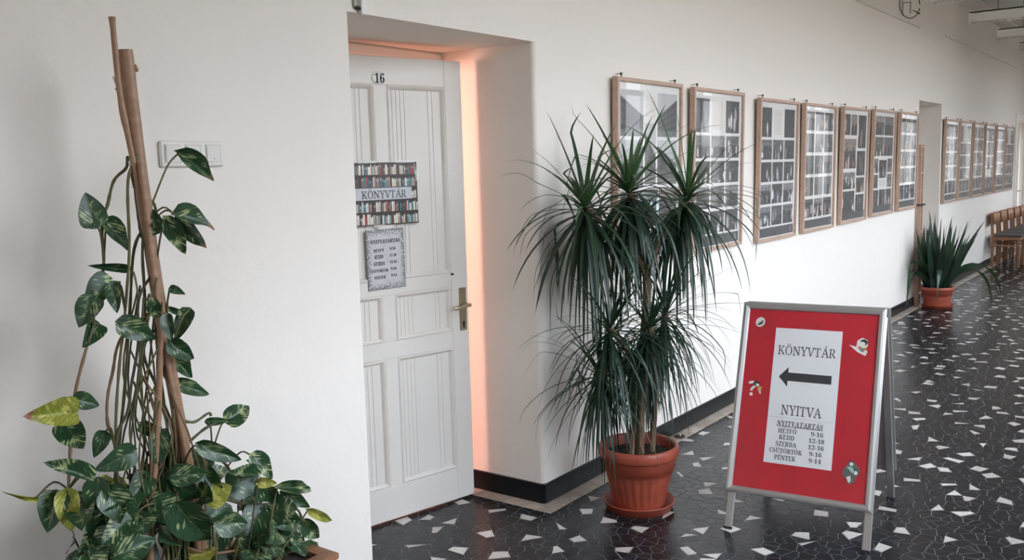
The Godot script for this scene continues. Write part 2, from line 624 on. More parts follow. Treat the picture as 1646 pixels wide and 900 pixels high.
func build_floor() -> void:
	var fl := structure("floor", "polished floor of broken black marble with scattered white pieces")
	var st := stool()
	span(st, V(-3.3, -0.2, -0.6), V(40.3, -0.0008, 3.3))
	part("bedding", st, M.joint, fl)
	# marble border tiles along the wall
	var runs := [[V(3.438, 0, 0.014), V(10.89, 0, 0.106), true], [V(11.77, 0, 0.014), V(17.3, 0, 0.106), true], [V(18.3, 0, 0.014), V(22, 0, 0.106), true], [V(0.5, 0, 0.014), V(2.488, 0, 0.106), true],
		[V(3.438, 0, -0.55), V(3.526, 0, 0.0142), false], [V(2.388, 0, -0.55), V(2.488, 0, 0.0142), false], [V(11.77, 0, -0.55), V(11.858, 0, 0.0142), false], [V(10.79, 0, -0.55), V(10.89, 0, 0.0142), false]]
	var bn := 0
	for r in runs:
		var a: Vector3 = r[0]
		var b: Vector3 = r[1]
		var at := 0.0
		var total: float = b.x - a.x if r[2] else b.z - a.z
		while at < total - 0.001:
			var l: float = min(rng.randf_range(0.13, 0.2), total - at)
			if total - at - l < 0.05:
				l = total - at
			st = stool()
			var g := 0.0018
			if r[2]:
				span(st, V(a.x + at + g, -0.004, a.z), V(a.x + at + l - g, rng.randf_range(-0.0004, 0.0004), b.z), 0.0008)
			else:
				span(st, V(a.x, -0.004, a.z + at + g), V(b.x, rng.randf_range(-0.0004, 0.0004), a.z + at + l - g), 0.0008)
			part("border_tile", st, M.border[rng.randi() % 3], fl)
			at += l
			bn += 1
	# broken pieces: weighted cells on a jittered grid
	var cell := 0.056
	var gx0 := 1.9
	var gz0 := -0.66
	var nx := int((19.5 - gx0) / cell)
	var nz := int((2.75 - gz0) / cell)
	var seeds := PackedVector2Array()
	var heavy := PackedFloat32Array()
	var is_white := PackedByteArray()
	for i in nx:
		for k in nz:
			seeds.append(Vector2(gx0 + (i + 0.5 + rng.randf_range(-0.46, 0.46)) * cell, gz0 + (k + 0.5 + rng.randf_range(-0.46, 0.46)) * cell))
			is_white.append(0)
			heavy.append(rng.randf_range(-0.0004, 0.0004))
	# white ones keep a distance from each other
	var big := 0.19
	var bx := int((19.5 - gx0) / big)
	var bz := int((2.75 - gz0) / big)
	for i in bx:
		for k in bz:
			if rng.randf() < 0.06:
				continue
			var x: float = gx0 + (i + 0.5 + rng.randf_range(-0.3, 0.3)) * big
			var z: float = gz0 + (k + 0.5 + rng.randf_range(-0.3, 0.3)) * big
			var gi := int((x - gx0) / cell)
			var gk := int((z - gz0) / cell)
			if gi >= 0 and gi < nx and gk >= 0 and gk < nz:
				is_white[gi * nz + gk] = 1
				heavy[gi * nz + gk] = rng.randf_range(0.0004, 0.0012)
	var rects := [Rect2(2.0, 0.106, 17.4, 2.6), Rect2(2.488, -0.56, 0.95, 0.666), Rect2(10.89, -0.6, 0.88, 0.706)]
	var blacks := []
	var whites := []
	for i in nx:
		for k in nz:
			var c := seeds[i * nz + k]
			var limit := 2.7 if c.x < 7.0 else 2.7 - (c.x - 7.0) * 0.14
			if c.y > limit or (c.y < 0.04 and not (c.x > 2.4 and c.x < 3.5) and not (c.x > 10.8 and c.x < 11.9)):
				continue
			var q := i * nz + k
			var poly := PackedVector2Array([c + Vector2(-0.1, -0.1), c + Vector2(0.1, -0.1), c + Vector2(0.1, 0.1), c + Vector2(-0.1, 0.1)])
			for di in range(-2, 3):
				for dk in range(-2, 3):
					var ii := i + di
					var kk := k + dk
					if (di == 0 and dk == 0) or ii < 0 or kk < 0 or ii >= nx or kk >= nz:
						continue
					var o := seeds[ii * nz + kk]
					var v := o - c
					var l := v.length()
					if l > 0.16:
						continue
					var n := v / l
					var d := (l * l + heavy[q] - heavy[ii * nz + kk]) / (2.0 * l) - 0.0019
					poly = clip_half(poly, n, c.dot(n) + d)
					if poly.size() < 3:
						break
				if poly.size() < 3:
					break
			if poly.size() < 3:
				continue
			var polys := []
			if is_white[q] and poly.size() > 3:
				# a sharp-cornered shard, the rest of its cell filled with dark slivers
				var keep := 4 if rng.randf() < 0.66 else 3
				var start := rng.randi() % poly.size()
				var ids := []
				for a in keep:
					ids.append((start + int(round(a * poly.size() / float(keep)))) % poly.size())
				var shard := PackedVector2Array()
				for a in keep:
					shard.append(poly[ids[a]])
					var sliver := PackedVector2Array()
					var e: int = ids[a]
					while true:
						sliver.append(poly[e])
						if e == ids[(a + 1) % keep]:
							break
						e = (e + 1) % poly.size()
					if sliver.size() > 2:
						var mid := (sliver[0] + sliver[sliver.size() - 1]) * 0.5
						var off := Vector2.ZERO
						for s in sliver:
							off += (s - mid) / sliver.size()
						for s in sliver.size():
							sliver[s] += off.normalized() * 0.0028
						polys.append([sliver, false])
				polys.append([shard, true])
			else:
				polys.append([poly, is_white[q] == 1])
			for pw in polys:
				for r in rects:
					var pp: PackedVector2Array = pw[0]
					pp = clip_half(pp, Vector2.RIGHT, r.end.x)
					if pp.size() > 2: pp = clip_half(pp, Vector2.LEFT, -r.position.x)
					if pp.size() > 2: pp = clip_half(pp, Vector2.DOWN, r.end.y)
					if pp.size() > 2: pp = clip_half(pp, Vector2.UP, -r.position.y)
					if pp.size() < 3:
						continue
					var area := 0.0
					var mid := Vector2.ZERO
					for s in pp.size():
						area += pp[s].cross(pp[(s + 1) % pp.size()]) * 0.5
						mid += pp[s] / pp.size()
					if abs(area) < 0.00006:
						continue
					# how large it shows from the corridor
					var dist := mid.distance_to(Vector2(0, 2.488))
					var seen: float = abs(area) / pow(dist, 3.0)
					var ang := atan2(mid.x, 2.488 - mid.y)
					if ang < deg_to_rad(44.0) or ang > deg_to_rad(84.0) or mid.x < 2.5 or dist < 3.85 or (mid.y < 0.0 and mid.x < 2.9):
						seen = 0.0
					(whites if pw[1] else blacks).append([seen, pp, mid])
	for set_ in [[whites, "white_marble_piece", M.white], [blacks, "black_marble_piece", M.black]]:
		var list: Array = set_[0]
		list.sort_custom(func(a, b): return a[0] > b[0])
		var rest_v := []
		for k in set_[2].size():
			rest_v.append([PackedVector3Array(), PackedVector3Array(), PackedInt32Array()])
		for i in list.size():
			var e = list[i]
			var h := rng.randf_range(-0.0005, 0.0004)
			var k := rng.randi() % int(set_[2].size())
			if i < 300:
				var pv := PackedVector3Array()
				var pn := PackedVector3Array()
				var pi := PackedInt32Array()
				piece_arrays(e[1], e[2], pv, pn, pi, h)
				var o := part(set_[1], arrays_mesh(pv, pn, pi), set_[2][k], fl)
				o.position = V(e[2].x, 0, e[2].y)
			else:
				piece_arrays(e[1], Vector2.ZERO, rest_v[k][0], rest_v[k][1], rest_v[k][2], h)
		var rest := ArrayMesh.new()
		for k in rest_v.size():
			var arr := []
			arr.resize(Mesh.ARRAY_MAX)
			arr[Mesh.ARRAY_VERTEX] = rest_v[k][0]
			arr[Mesh.ARRAY_NORMAL] = rest_v[k][1]
			arr[Mesh.ARRAY_INDEX] = rest_v[k][2]
			rest.add_surface_from_arrays(Mesh.PRIMITIVE_TRIANGLES, arr)
			rest.surface_set_material(k, set_[2][k])
		var o := part(set_[1] + "s", rest, null, fl)
		o.set_meta("kind", "stuff")
	print("pieces ", whites.size(), " white ", blacks.size(), " black, border ", bn)

# ---------------------------------------------------------------- library door
func build_library_door() -> void:
	# the room behind, whose lamp shines through the gap
	var room := structure("wall_library", "cream walls, floor and ceiling of the lit room behind the door")
	var st := stool()
	for e in [[V(0.9, -0.2, -4.2), V(1.0, 3.3, -0.6)], [V(5.4, -0.2, -4.2), V(5.5, 3.3, -0.6)], [V(0.9, -0.2, -4.3), V(5.5, 3.3, -4.2)], [V(0.9, 3.2, -4.3), V(5.5, 3.3, -0.6)]]:
		span(st, e[0], e[1])
	part("plaster", st, M.wall, room)
	st = stool()
	span(st, V(0.9, -0.2, -4.3), V(5.5, -0.003, -0.6))
	part("boards", st, M.planter_wood, room)
	var lamp := thing("pendant_lamp", "warm globe pendant lamp in the library behind the door", "lamp", V(1.75, 2.05, -1.2))
	var glow := mat(rgb(255, 214, 186), 0.5)
	glow.emission_enabled = true
	glow.emission = rgb(255, 190, 150)
	glow.emission_energy_multiplier = 1.5
	st = stool()
	var prof := []
	for k in 13:
		var a := PI * k / 12.0
		prof.append(Vector2(0.235 * sin(a), -0.235 * cos(a)))
	lathe(st, Vector3.ZERO, prof, 24)
	part("globe", st, glow, lamp)
	st = stool()
	tube(st, [V(0, 0.23, 0), V(0, 1.2, 0)], [0.008, 0.008], 8)
	part("rod", st, M.nail, lamp)
	var li := OmniLight3D.new()
	li.name = "globe_light"
	li.light_color = rgb(255, 196, 182)
	li.light_energy = 3.6
	li.light_size = 0.22
	li.omni_range = 12.0
	li.omni_attenuation = 2.0
	li.shadow_enabled = true
	lamp.add_child(li)

	var d := structure("door_1", "white panelled library door numbered 16, standing ajar in its recess")
	st = stool()
	span(st, V(2.388, 0, -0.6), V(2.5, 2.197, -0.556), 0.002)
	span(st, V(3.46, 0, -0.6), V(3.54, 2.197, -0.556), 0.002)
	span(st, V(2.5, 2.128, -0.6), V(3.46, 2.197, -0.556), 0.002)
	span(st, V(2.52, 2.15, -0.556), V(3.53, 2.19, -0.548), 0.003)
	part("door_frame", st, M.paint, d)
	# the leaf, hinged at x = 0, front face at z = 0
	var w := 0.943
	var h := 2.118
	st = stool()
	span(st, V(0, 0, -0.042), V(w, h, -0.014))
	var leaf := part("door_leaf", st, M.paint, d)
	leaf.position = V(2.512, 0.012, -0.553)
	leaf.rotation.y = -0.218
	for s in [[0.0, 0.133], [0.843, w]]:
		st = stool()
		span(st, V(s[0], 0, -0.016), V(s[1], h, 0), 0.003)
		part("stile", st, M.paint, leaf)
	for s in [[0.0, 0.158], [0.758, 0.838], [1.053, 1.12], [1.994, h]]:
		st = stool()
		span(st, V(0.133, s[0], -0.016), V(0.843, s[1], -0.0005), 0.002)
		part("rail", st, M.paint, leaf)
	for s in [[0.158, 0.758], [0.838, 1.053], [1.12, 1.994]]:
		st = stool()
		span(st, V(0.453, s[0], -0.016), V(0.523, s[1], -0.0007), 0.002)
		part("muntin", st, M.paint, leaf)
		for x in [[0.133, 0.453], [0.523, 0.843]]:
			st = stool()
			var pw: float = x[1] - x[0]
			var ph: float = s[1] - s[0]
			mitre_frame(st, x[0], s[0], pw, ph, [[0.0, -0.001], [0.006, 0.003], [0.012, -0.002], [0.02, -0.013]])
			for g in [0.028, 0.05, 0.072, 0.094, 0.226, 0.25]:
				if g > 0.03 or true:
					box(st, V(x[0] + g + 0.006, (s[0] + s[1]) / 2, -0.0135), V(0.007, ph - 0.036, 0.005), 0.002)
			part("panel", st, M.paint, leaf)
	# lock plate, lever and number
	st = stool()
	box(st, V(0.907, 0.94, 0.003), V(0.042, 0.21, 0.007), 0.003)
	part("lock_plate", st, M.brass, leaf)
	st = stool()
	tube(st, [V(0.907, 0.963, 0.004), V(0.907, 0.963, 0.05)], [0.011, 0.009], 12)
	tube(st, smooth_path([V(0.915, 0.963, 0.05), V(0.89, 0.962, 0.056), V(0.85, 0.958, 0.055), V(0.815, 0.955, 0.05)]), [0.0095, 0.0095, 0.0095, 0.0095, 0.0095, 0.009, 0.009, 0.009, 0.009, 0.009, 0.0085, 0.0085, 0.0085, 0.0085, 0.0085, 0.0085, 0.008, 0.008, 0.007], 10)
	part("lever", st, M.brass, leaf)
	st = stool()
	lathe(st, Vector3.ZERO, [Vector2(0, 0.004), Vector2(0.006, 0.004), Vector2(0.0085, 0.002), Vector2(0.0085, -0.003)], 16)
	box(st, V(0, 0.0015, 0.014), V(0.009, 0.005, 0.022), 0.002)
	var key := part("lock_cylinder", st, M.nail, leaf)
	key.position = V(0.907, 0.872, 0.006)
	key.rotation.x = PI / 2
	st = stool()
	tube(st, [V(0.843 + 0.006, 1.115, -0.002), V(0.849, 1.115, 0.01)], [0.006, 0.005], 8)
	part("screw", st, M.nail, leaf)
	st = stool()
	lathe(st, Vector3.ZERO, [Vector2(0, 0.005), Vector2(0.026, 0.0045), Vector2(0.035, 0.002), Vector2(0.037, -0.001)], 32)
	var pl := part("number_plate", st, mat(rgb(232, 228, 222), 0.2), leaf)
	pl.position = V(0.48, 2.023, 0.001)
	pl.rotation.x = PI / 2
	pl.scale = V(1.0, 1.0, 0.82)
	lettering("16", 0.484, 2.022, 0.05, 0.042, 0.007, M.ink, leaf, true)

	# two prints taped to the leaf
	var onleaf := Transform3D(leaf.transform.basis, leaf.position)
	var p1 := thing("library_poster", "square bookshelf poster with the library name, taped to the panelled door", "poster", Vector3.ZERO)
	p1.transform = onleaf
	# poster: local x 0.33..0.667, y 1.371..1.654
	var pm := mat(Color.WHITE, 0.28)
	pm.albedo_texture = shelf_print()
	flat_print("print", V(0.498, 1.513, 0.004), 0.337, 0.284, pm, p1)
	var strip := mat(rgb(196, 196, 200), 0.35)
	st = stool()
	box(st, V(0.4815, 1.513, 0.0055), V(0.299, 0.053, 0.0012))
	part("title_strip", st, strip, p1)
	lettering("KÖNYVTÁR", 0.482, 1.515, 0.236, 0.043, 0.0064, M.ink, p1)
	for t in [[0.665, 1.59, 0.022, 0.05], [0.40, 1.655, 0.09, 0.012], [0.60, 1.655, 0.1, 0.012], [0.45, 1.371, 0.06, 0.012]]:
		st = stool()
		box(st, V(t[0], t[1], 0.0052), V(t[2], t[3], 0.0006))
		var tm := mat(Color(0.95, 0.94, 0.92, 0.25), 0.15)
		tm.transparency = BaseMaterial3D.TRANSPARENCY_ALPHA
		part("tape", st, tm, p1)
	var p2 := thing("opening_hours_sheet", "grey sheet of opening hours with a leafy border, below the bookshelf poster", "notice", Vector3.ZERO)
	p2.transform = onleaf
	p2.rotate_object_local(Vector3.BACK, 0.012)
	var hm := mat(Color.WHITE, 0.4)
	hm.albedo_texture = leafy_print()
	flat_print("print", V(0.493, 1.213, 0.004), 0.2, 0.272, hm, p2)
	lettering("NYITVATARTÁS", 0.492, 1.297, 0.156, 0.021, 0.0052, M.ink, p2, true)
	var rows := [["HÉTFŐ", "9-16", 0.055], ["KEDD", "12-18", 0.044], ["SZERDA", "12-16", 0.06], ["CSÜTÖRTÖK", "9-16", 0.092], ["PÉNTEK", "9-14", 0.06]]
	for i in 5:
		lettering(rows[i][0], 0.455, 1.257 - i * 0.0305, rows[i][2], 0.0165, 0.0052, M.ink, p2, true)
		lettering(rows[i][1], 0.53, 1.259 - i * 0.0305, 0.03 if rows[i][1].length() < 5 else 0.036, 0.0125, 0.0052, M.ink, p2, true)
	# plastic cable duct coming down beside the recess
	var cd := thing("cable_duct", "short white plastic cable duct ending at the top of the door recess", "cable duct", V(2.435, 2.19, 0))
	st = stool()
	span(st, V(0.0, 0, 0.0), V(0.042, 1.31, 0.022), 0.003)
	part("duct", st, M.plastic, cd)
	st = stool()
	tube(st, [V(-0.02, 0.025, 0.008), V(0.0, 0.022, 0.012), V(0.012, 0.014, 0.012)], [0.006, 0.007, 0.006], 8)
	part("cable", st, M.ink, cd)
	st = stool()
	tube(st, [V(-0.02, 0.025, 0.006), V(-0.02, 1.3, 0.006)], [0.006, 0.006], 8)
	part("shade_strip", st, mat(rgb(170, 166, 160), 0.5), cd)  # grey tube standing in for the shade left of the duct

# thin upright sheet with texture coordinates, centre c
func flat_print(called: String, c: Vector3, w: float, h: float, m, parent) -> MeshInstance3D:
	var st := SurfaceTool.new()
	st.begin(Mesh.PRIMITIVE_TRIANGLES)
	st.set_smooth_group(-1)
	var p := [V(-w / 2, -h / 2, 0), V(w / 2, -h / 2, 0), V(w / 2, h / 2, 0), V(-w / 2, h / 2, 0)]
	var uv := [Vector2(0, 1), Vector2(1, 1), Vector2(1, 0), Vector2(0, 0)]
	for i in [0, 2, 1, 0, 3, 2]:
		st.set_uv(uv[i]); st.add_vertex(p[i])
	st.set_uv(Vector2(0.01, 0.01))
	box(st, V(0, 0, -0.0012), V(w, h, 0.0018))
	var o := part(called, st, m, parent)
	o.position = c
	return o

func shelf_print() -> ImageTexture:
	var im := Image.create(338, 284, false, Image.FORMAT_RGB8)
	im.fill(rgb(236, 232, 226))
	im.fill_rect(Rect2i(2, 3, 334, 278), rgb(44, 32, 30))
	var cols := [rgb(214, 204, 190), rgb(196, 186, 174), rgb(120, 112, 104), rgb(90, 62, 54), rgb(52, 118, 128), rgb(150, 62, 58), rgb(226, 218, 206), rgb(70, 66, 66), rgb(168, 150, 132), rgb(110, 136, 130)]
	var y := 8
	for row in 5:
		var x := 6
		while x < 328:
			var bw := rng.randi_range(5, 13)
			var bh := rng.randi_range(32, 47)
			var c: Color = cols[rng.randi() % cols.size()]
			if rng.randf() < 0.1:
				x += rng.randi_range(4, 12)
			im.fill_rect(Rect2i(x, y + 49 - bh, min(bw, 334 - x), bh), c)
			im.fill_rect(Rect2i(x, y + 49 - bh, 1, bh), c.darkened(0.5))
			if rng.randf() < 0.6:
				im.fill_rect(Rect2i(x + 1, y + 56 - bh, max(1, bw - 2), rng.randi_range(3, 10)), c.lightened(0.35))
			x += bw
		im.fill_rect(Rect2i(2, y + 49, 334, 6), rgb(58, 38, 34))
		y += 55
	for x in [92, 188, 262]:
		im.fill_rect(Rect2i(x, 5, 4, 274), rgb(56, 38, 34))
	return ImageTexture.create_from_image(im)

func leafy_print() -> ImageTexture:
	var im := Image.create(200, 272, false, Image.FORMAT_RGB8)
	var n := noise(0.06, 4, 77)
	var n2 := noise(0.02, 2, 78)
	for y in 272:
		for x in 200:
			var e: float = min(min(x, 199 - x) / 26.0, min(y, 271 - y) / 34.0)
			var v := 0.78 + 0.03 * n2.get_noise_2d(x, y)
			var f := n.get_noise_2d(x * 1.3, y * 1.3)
			if e < 1.0 and f > -0.25 + e * 0.5:
				v = 0.42 + 0.25 * f + 0.2 * e
			im.set_pixel(x, y, Color(v, v * 0.99, v * 0.99))
	return ImageTexture.create_from_image(im)

func plain_door(called: String, label: String, x0: float, x1: float, h: float, zf: float, arch: bool) -> void:
	var d := structure(called, label)
	var st := stool()
	if arch:
		span(st, V(x0 - 0.09, 0, -0.01), V(x0 + 0.03, h + 0.09, 0.022), 0.006)
		span(st, V(x1 - 0.03, 0, -0.01), V(x1 + 0.09, h + 0.09, 0.022), 0.006)
		span(st, V(x0 + 0.03, h - 0.03, -0.01), V(x1 - 0.03, h + 0.09, 0.02), 0.006)
	else:
		span(st, V(x0, 0, zf - 0.05), V(x0 + 0.07, h, zf + 0.01), 0.004)
		span(st, V(x1 - 0.07, 0, zf - 0.05), V(x1, h, zf + 0.01), 0.004)
		span(st, V(x0 + 0.07, h - 0.07, zf - 0.05), V(x1 - 0.07, h, zf + 0.01), 0.004)
	part("door_frame", st, M.paint, d)
	st = stool()
	span(st, V(x0 + 0.03, 0.008, zf - 0.045), V(x1 - 0.03, h - 0.035, zf - 0.01), 0.002)
	var leaf := part("door_leaf", st, M.paint, d)
	for s in [[0.16, 0.8], [0.92, h - 0.18]]:
		for k in 2:
			st = stool()
			var pw := (x1 - x0 - 0.34) / 2.0
			mitre_frame(st, x0 + 0.12 + k * (pw + 0.1), s[0], pw, s[1] - s[0], [[0.0, zf - 0.011], [0.0, zf - 0.004], [0.02, zf - 0.004], [0.035, zf - 0.0095]])
			part("panel", st, M.paint, leaf)
	st = stool()
	tube(st, [V(x1 - 0.1, 1.0, zf - 0.01), V(x1 - 0.1, 1.0, zf + 0.04), V(x1 - 0.2, 1.0, zf + 0.045)], [0.01, 0.009, 0.008], 8)
	part("lever", st, M.brass, leaf)

func build_other_doors() -> void:
	plain_door("door_2", "pale grey panelled door with a wide frame beyond the row of chairs", 17.36, 18.28, 2.2, -0.06, true)
	plain_door("door_3", "white panelled door at the back of the passage recess", 10.79, 11.87, 2.238, -0.54, false)
	# narrow wooden rack at the mouth of the recess
	var r := thing("wooden_rack", "tall narrow wooden rack at the edge of the passage recess behind the sword plant", "rack", V(10.715, 0, 0.03))
	for x in [0.0, 0.1]:
		var st := stool()
		span(st, V(x, 0, -0.022), V(x + 0.022, 1.76, 0.026), 0.003)
		part("upright", st, M.frame_wood, r)
	for y in [0.12, 0.46, 0.8, 1.44, 1.73]:
		var st := stool()
		span(st, V(0.022, y, -0.02), V(0.1, y + 0.025, 0.024), 0.003)
		part("crosspiece", st, M.frame_wood, r)
	var st := stool()
	span(st, V(-0.06, 1.1, -0.012), V(0.122, 1.118, 0.05), 0.003)
	part("shelf", st, mat(rgb(58, 48, 42), 0.5), r)
	st = stool()
	span(st, V(0.022, 1.17, -0.004), V(0.1, 1.4, 0.006), 0.002)
	part("panel", st, M.frame_wood, r)

# ---------------------------------------------------------------- framed photo boards
func photo(im: Image, r: Rect2i, warm: float) -> void:
	var base := rng.randf_range(0.07, 0.24)
	var sky := rng.randf_range(0.1, 0.55)
	var n := noise(rng.randf_range(0.05, 0.12), 3, rng.randi() % 9999)
	var horizon := rng.randf_range(0.25, 0.5)
	var tint := Color(1, 1, 1).lerp(Color(1.0, 0.86, 0.78), warm)
	if warm > 0.6 and rng.randf() < 0.4:
		tint = Color(0.8, 0.98, 0.98)
	for y in r.size.y:
		for x in r.size.x:
			var v := sky if y < horizon * r.size.y else base
			v += 0.3 * n.get_noise_2d(x * 2.2, y * 1.4)
			v = clamp(v, 0.04, 0.8)
			im.set_pixel(r.position.x + x, r.position.y + y, Color(v * tint.r, v * tint.g, v * tint.b))
	var people := rng.randi_range(4, 9)
	for k in people:
		var cx := r.position.x + rng.randi_range(0, r.size.x - 1)
		var hy := r.position.y + int(r.size.y * rng.randf_range(0.2, 0.75))
		var hw := maxf(2.0, r.size.x * rng.randf_range(0.05, 0.12))
		var hh := r.size.y * rng.randf_range(0.14, 0.34)
		var tone: float = rng.randf_range(0.55, 0.92) if rng.randf() < 0.45 else rng.randf_range(0.03, 0.22)
		var body := Color(tone * tint.r, tone * tint.g, tone * tint.b)
		if warm > 0.3 and rng.randf() < warm * 0.5:
			body = [rgb(140, 56, 54), rgb(58, 104, 104), rgb(150, 110, 74), rgb(66, 76, 108)][rng.randi() % 4]
		for y in range(hy, r.end.y):
			var q := (y - hy) / hh
			if q > 2.0:
				break
			var half := hw * sqrt(maxf(0.0, 1.0 - (q - 1.0) * (q - 1.0))) * (0.8 + 0.4 * n.get_noise_2d(y * 5.0, k * 50.0))
			for x in range(cx - int(half), cx + int(half) + 1):
				if x >= r.position.x and x < r.end.x:
					im.set_pixel(x, y, body)
		var hr: int = max(1, int(hw * 0.5))
		for y in range(-hr, hr + 1):
			for x in range(-hr, hr + 1):
				if x * x + y * y <= hr * hr and r.has_point(Vector2i(cx + x, hy - hr + y)):
					im.set_pixel(cx + x, hy - hr + y, Color(0.62 * tint.r, 0.57 * tint.g, 0.52 * tint.b) if y > -hr / 3.0 else Color(0.08, 0.07, 0.07))

func street(im: Image, r: Rect2i, flip: bool) -> void:
	# a corner house under a pale sky, printed in grey
	for y in r.size.y:
		for x in r.size.x:
			var u := x / float(r.size.x)
			if flip:
				u = 1.0 - u
			var v := y / float(r.size.y)
			var c := 0.74
			if v > 0.12 + u * 0.42:
				var row := (v - 0.12 - u * 0.42) / (1.05 - u * 0.42) * 6.0
				c = 0.26 + 0.1 * u
				if fmod(row, 1.0) > 0.35 and fmod(row, 1.0) < 0.8 and fmod(u * 9.0, 1.0) > 0.4:
					c = 0.12
				if v > 0.86:
					c = 0.42
			im.set_pixel(r.position.x + x, r.position.y + y, Color(c, c * 0.99, c * 0.97))

func caption(im: Image, r: Rect2i, c: Color) -> void:
	for y in range(r.position.y, r.end.y, 3):
		var x := r.position.x + rng.randi_range(0, 3)
		while x < r.end.x - 2:
			var l := rng.randi_range(2, 6)
			im.fill_rect(Rect2i(x, y, min(l, r.end.x - x), 1), c)
			x += l + 2

func board_print(kind: int, warm: float) -> ImageTexture:
	var w := 210
	var h := 292
	var im := Image.create(w, h, false, Image.FORMAT_RGB8)
	im.fill(rgb(226, 222, 216))
	var m := 9
	var grey := rgb(150, 140, 130)
	if kind == 0:
		street(im, Rect2i(m, 12, 74, 74), false)
		caption(im, Rect2i(92, 20, 34, 36), rgb(190, 170, 150))
		street(im, Rect2i(132, 12, 70, 74), true)
		street(im, Rect2i(m, 92, 74, 76), true)
		street(im, Rect2i(88, 64, 38, 102), false)
		street(im, Rect2i(132, 92, 70, 76), false)
		photo(im, Rect2i(m, 176, 58, 62), 0.5)
		photo(im, Rect2i(72, 176, 62, 62), 0.8)
		photo(im, Rect2i(138, 176, 64, 62), 0.9)
		for k in 3:
			photo(im, Rect2i(m + k * 66, 244, 60, 24), 0.3)
	elif kind == 1:
		photo(im, Rect2i(m, 12, 56, 62), warm)
		caption(im, Rect2i(78, 16, 46, 52), rgb(180, 150, 130))
		photo(im, Rect2i(138, 12, 62, 62), warm)
		for row in 4:
			for k in 3:
				photo(im, Rect2i(m + k * 66, 80 + row * 48, 60, 42), warm)
	elif kind == 2:
		for k in 2:
			photo(im, Rect2i(m + k * 58, 12, 52, 54), 0.7)
		photo(im, Rect2i(m + 120, 12, 70, 88), 0.6)
		photo(im, Rect2i(m, 76, 108, 78), 0.9)
		photo(im, Rect2i(m + 116, 108, 74, 66), 0.5)
		photo(im, Rect2i(m, 164, 106, 44), 0.3)
		photo(im, Rect2i(m + 116, 180, 74, 40), 0.4)
		photo(im, Rect2i(m, 214, 106, 56), 0.5)
		photo(im, Rect2i(m + 116, 226, 74, 44), 0.4)
	elif kind == 3:
		for row in 2:
			for k in 2:
				photo(im, Rect2i(m + k * 98, 12 + row * 60, 94, 54), 0.5)
		photo(im, Rect2i(m, 134, 48, 40), 0.3)
		photo(im, Rect2i(m + 56, 138, 78, 52), 0.6)
		photo(im, Rect2i(m + 142, 134, 50, 40), 0.5)
		photo(im, Rect2i(m, 180, 48, 38), 0.3)
		photo(im, Rect2i(m + 142, 180, 50, 38), 0.5)
		caption(im, Rect2i(m + 60, 196, 70, 18), grey)
		for k in 3:
			photo(im, Rect2i(m + k * 66, 224, 60, 46), 0.5)
	else:
		for row in 5:
			for k in 3:
				photo(im, Rect2i(m + k * 66, 12 + row * 52, 60, 44), warm)
			caption(im, Rect2i(m + 4, 58 + row * 52, 150, 2), grey)
	im.fill_rect(Rect2i(4, 270, w - 8, 20), rgb(62, 62, 62))
	im.fill_rect(Rect2i(188, 274, 5, 11), rgb(150, 146, 140))
	return ImageTexture.create_from_image(im)

func picture(x: float, ytop: float, w: float, h: float, tilt: float, kind: int, warm: float, label: String, group: String) -> void:
	var p := thing("photo_board", label, "picture frame", V(x, ytop - h, 0.006), group)
	p.rotation.x = tilt
	var st := stool()
	mitre_frame(st, 0, 0, w, h, [[0.0, 0.0], [0.0, 0.03], [0.003, 0.033], [0.019, 0.033], [0.022, 0.03], [0.022, 0.014], [0.022, 0.0], [0.0, 0.0]])
	part("frame", st, M.frame_wood, p)
	var m := mat(Color.WHITE, 0.6)
	m.albedo_texture = board_print(kind, warm)
	flat_print("print", V(w / 2, h / 2, 0.016), w - 0.044, h - 0.044, m, p)
	st = stool()
	span(st, V(0.0225, 0.0225, 0.02), V(w - 0.0225, h - 0.0225, 0.0225))
	part("glass", st, M.frame_glass, p)
	for k in [0.07, w - 0.07]:
		st = stool()
		tube(st, [V(k, h + 0.018, -0.03), V(k, h + 0.018, 0.014)], [0.0018, 0.0018], 8)
		tube(st, [V(k, h + 0.018, 0.008), V(k, h + 0.018, 0.017)], [0.007, 0.006], 8)
		tube(st, [V(k, h + 0.018, 0.012), V(k, h - 0.004, 0.012)], [0.003, 0.003], 8)
		part("hanging_nail", st, M.nail, p)

func build_frames() -> void:
	var g := "framed photo boards on the picture wall"
	var list := [
		[4.213, 2.08, 0, 0.2, "wooden framed photo board with big street photos, behind the dracaena crown"],
		[5.115, 2.075, 1, 0.25, "wooden framed photo board with black and white and pink-tinted photos beside the street photo board"],
		[6.15, 2.058, 1, 0.05, "wooden framed photo board of black and white photos with a column of text on top"],
		[7.06, 2.061, 4, 0.45, "wooden framed photo board mirroring a bright window, with teal photos in its bottom row"],
		[7.99, 2.069, 2, 0.7, "wooden framed photo board with uneven colour photos and a red figure on top"],
		[8.915, 2.081, 3, 0.5, "wooden framed photo board with two wide photos in each of its top rows"],
		[9.855, 2.086, 4, 0.4, "wooden framed photo board hanging right beside the passage recess"]]
	for e in list:
		picture(e[0], e[1], 0.755, 1.0, 0.012 + rng.randf_range(0, 0.008), e[2], e[3], e[4], g)
	var ord := ["first", "second", "third", "fourth", "fifth", "sixth"]
	var xs := [11.925, 12.755, 13.625, 14.465, 15.325, 16.15]
	for i in 6:
		picture(xs[i], 2.068, 0.765, 1.0, 0.012, [4, 1, 4, 3, 4, 1][i], 0.3, "%s wooden framed photo board past the passage recess, close to its neighbours above the chairs" % ord[i], "framed photo boards past the recess")

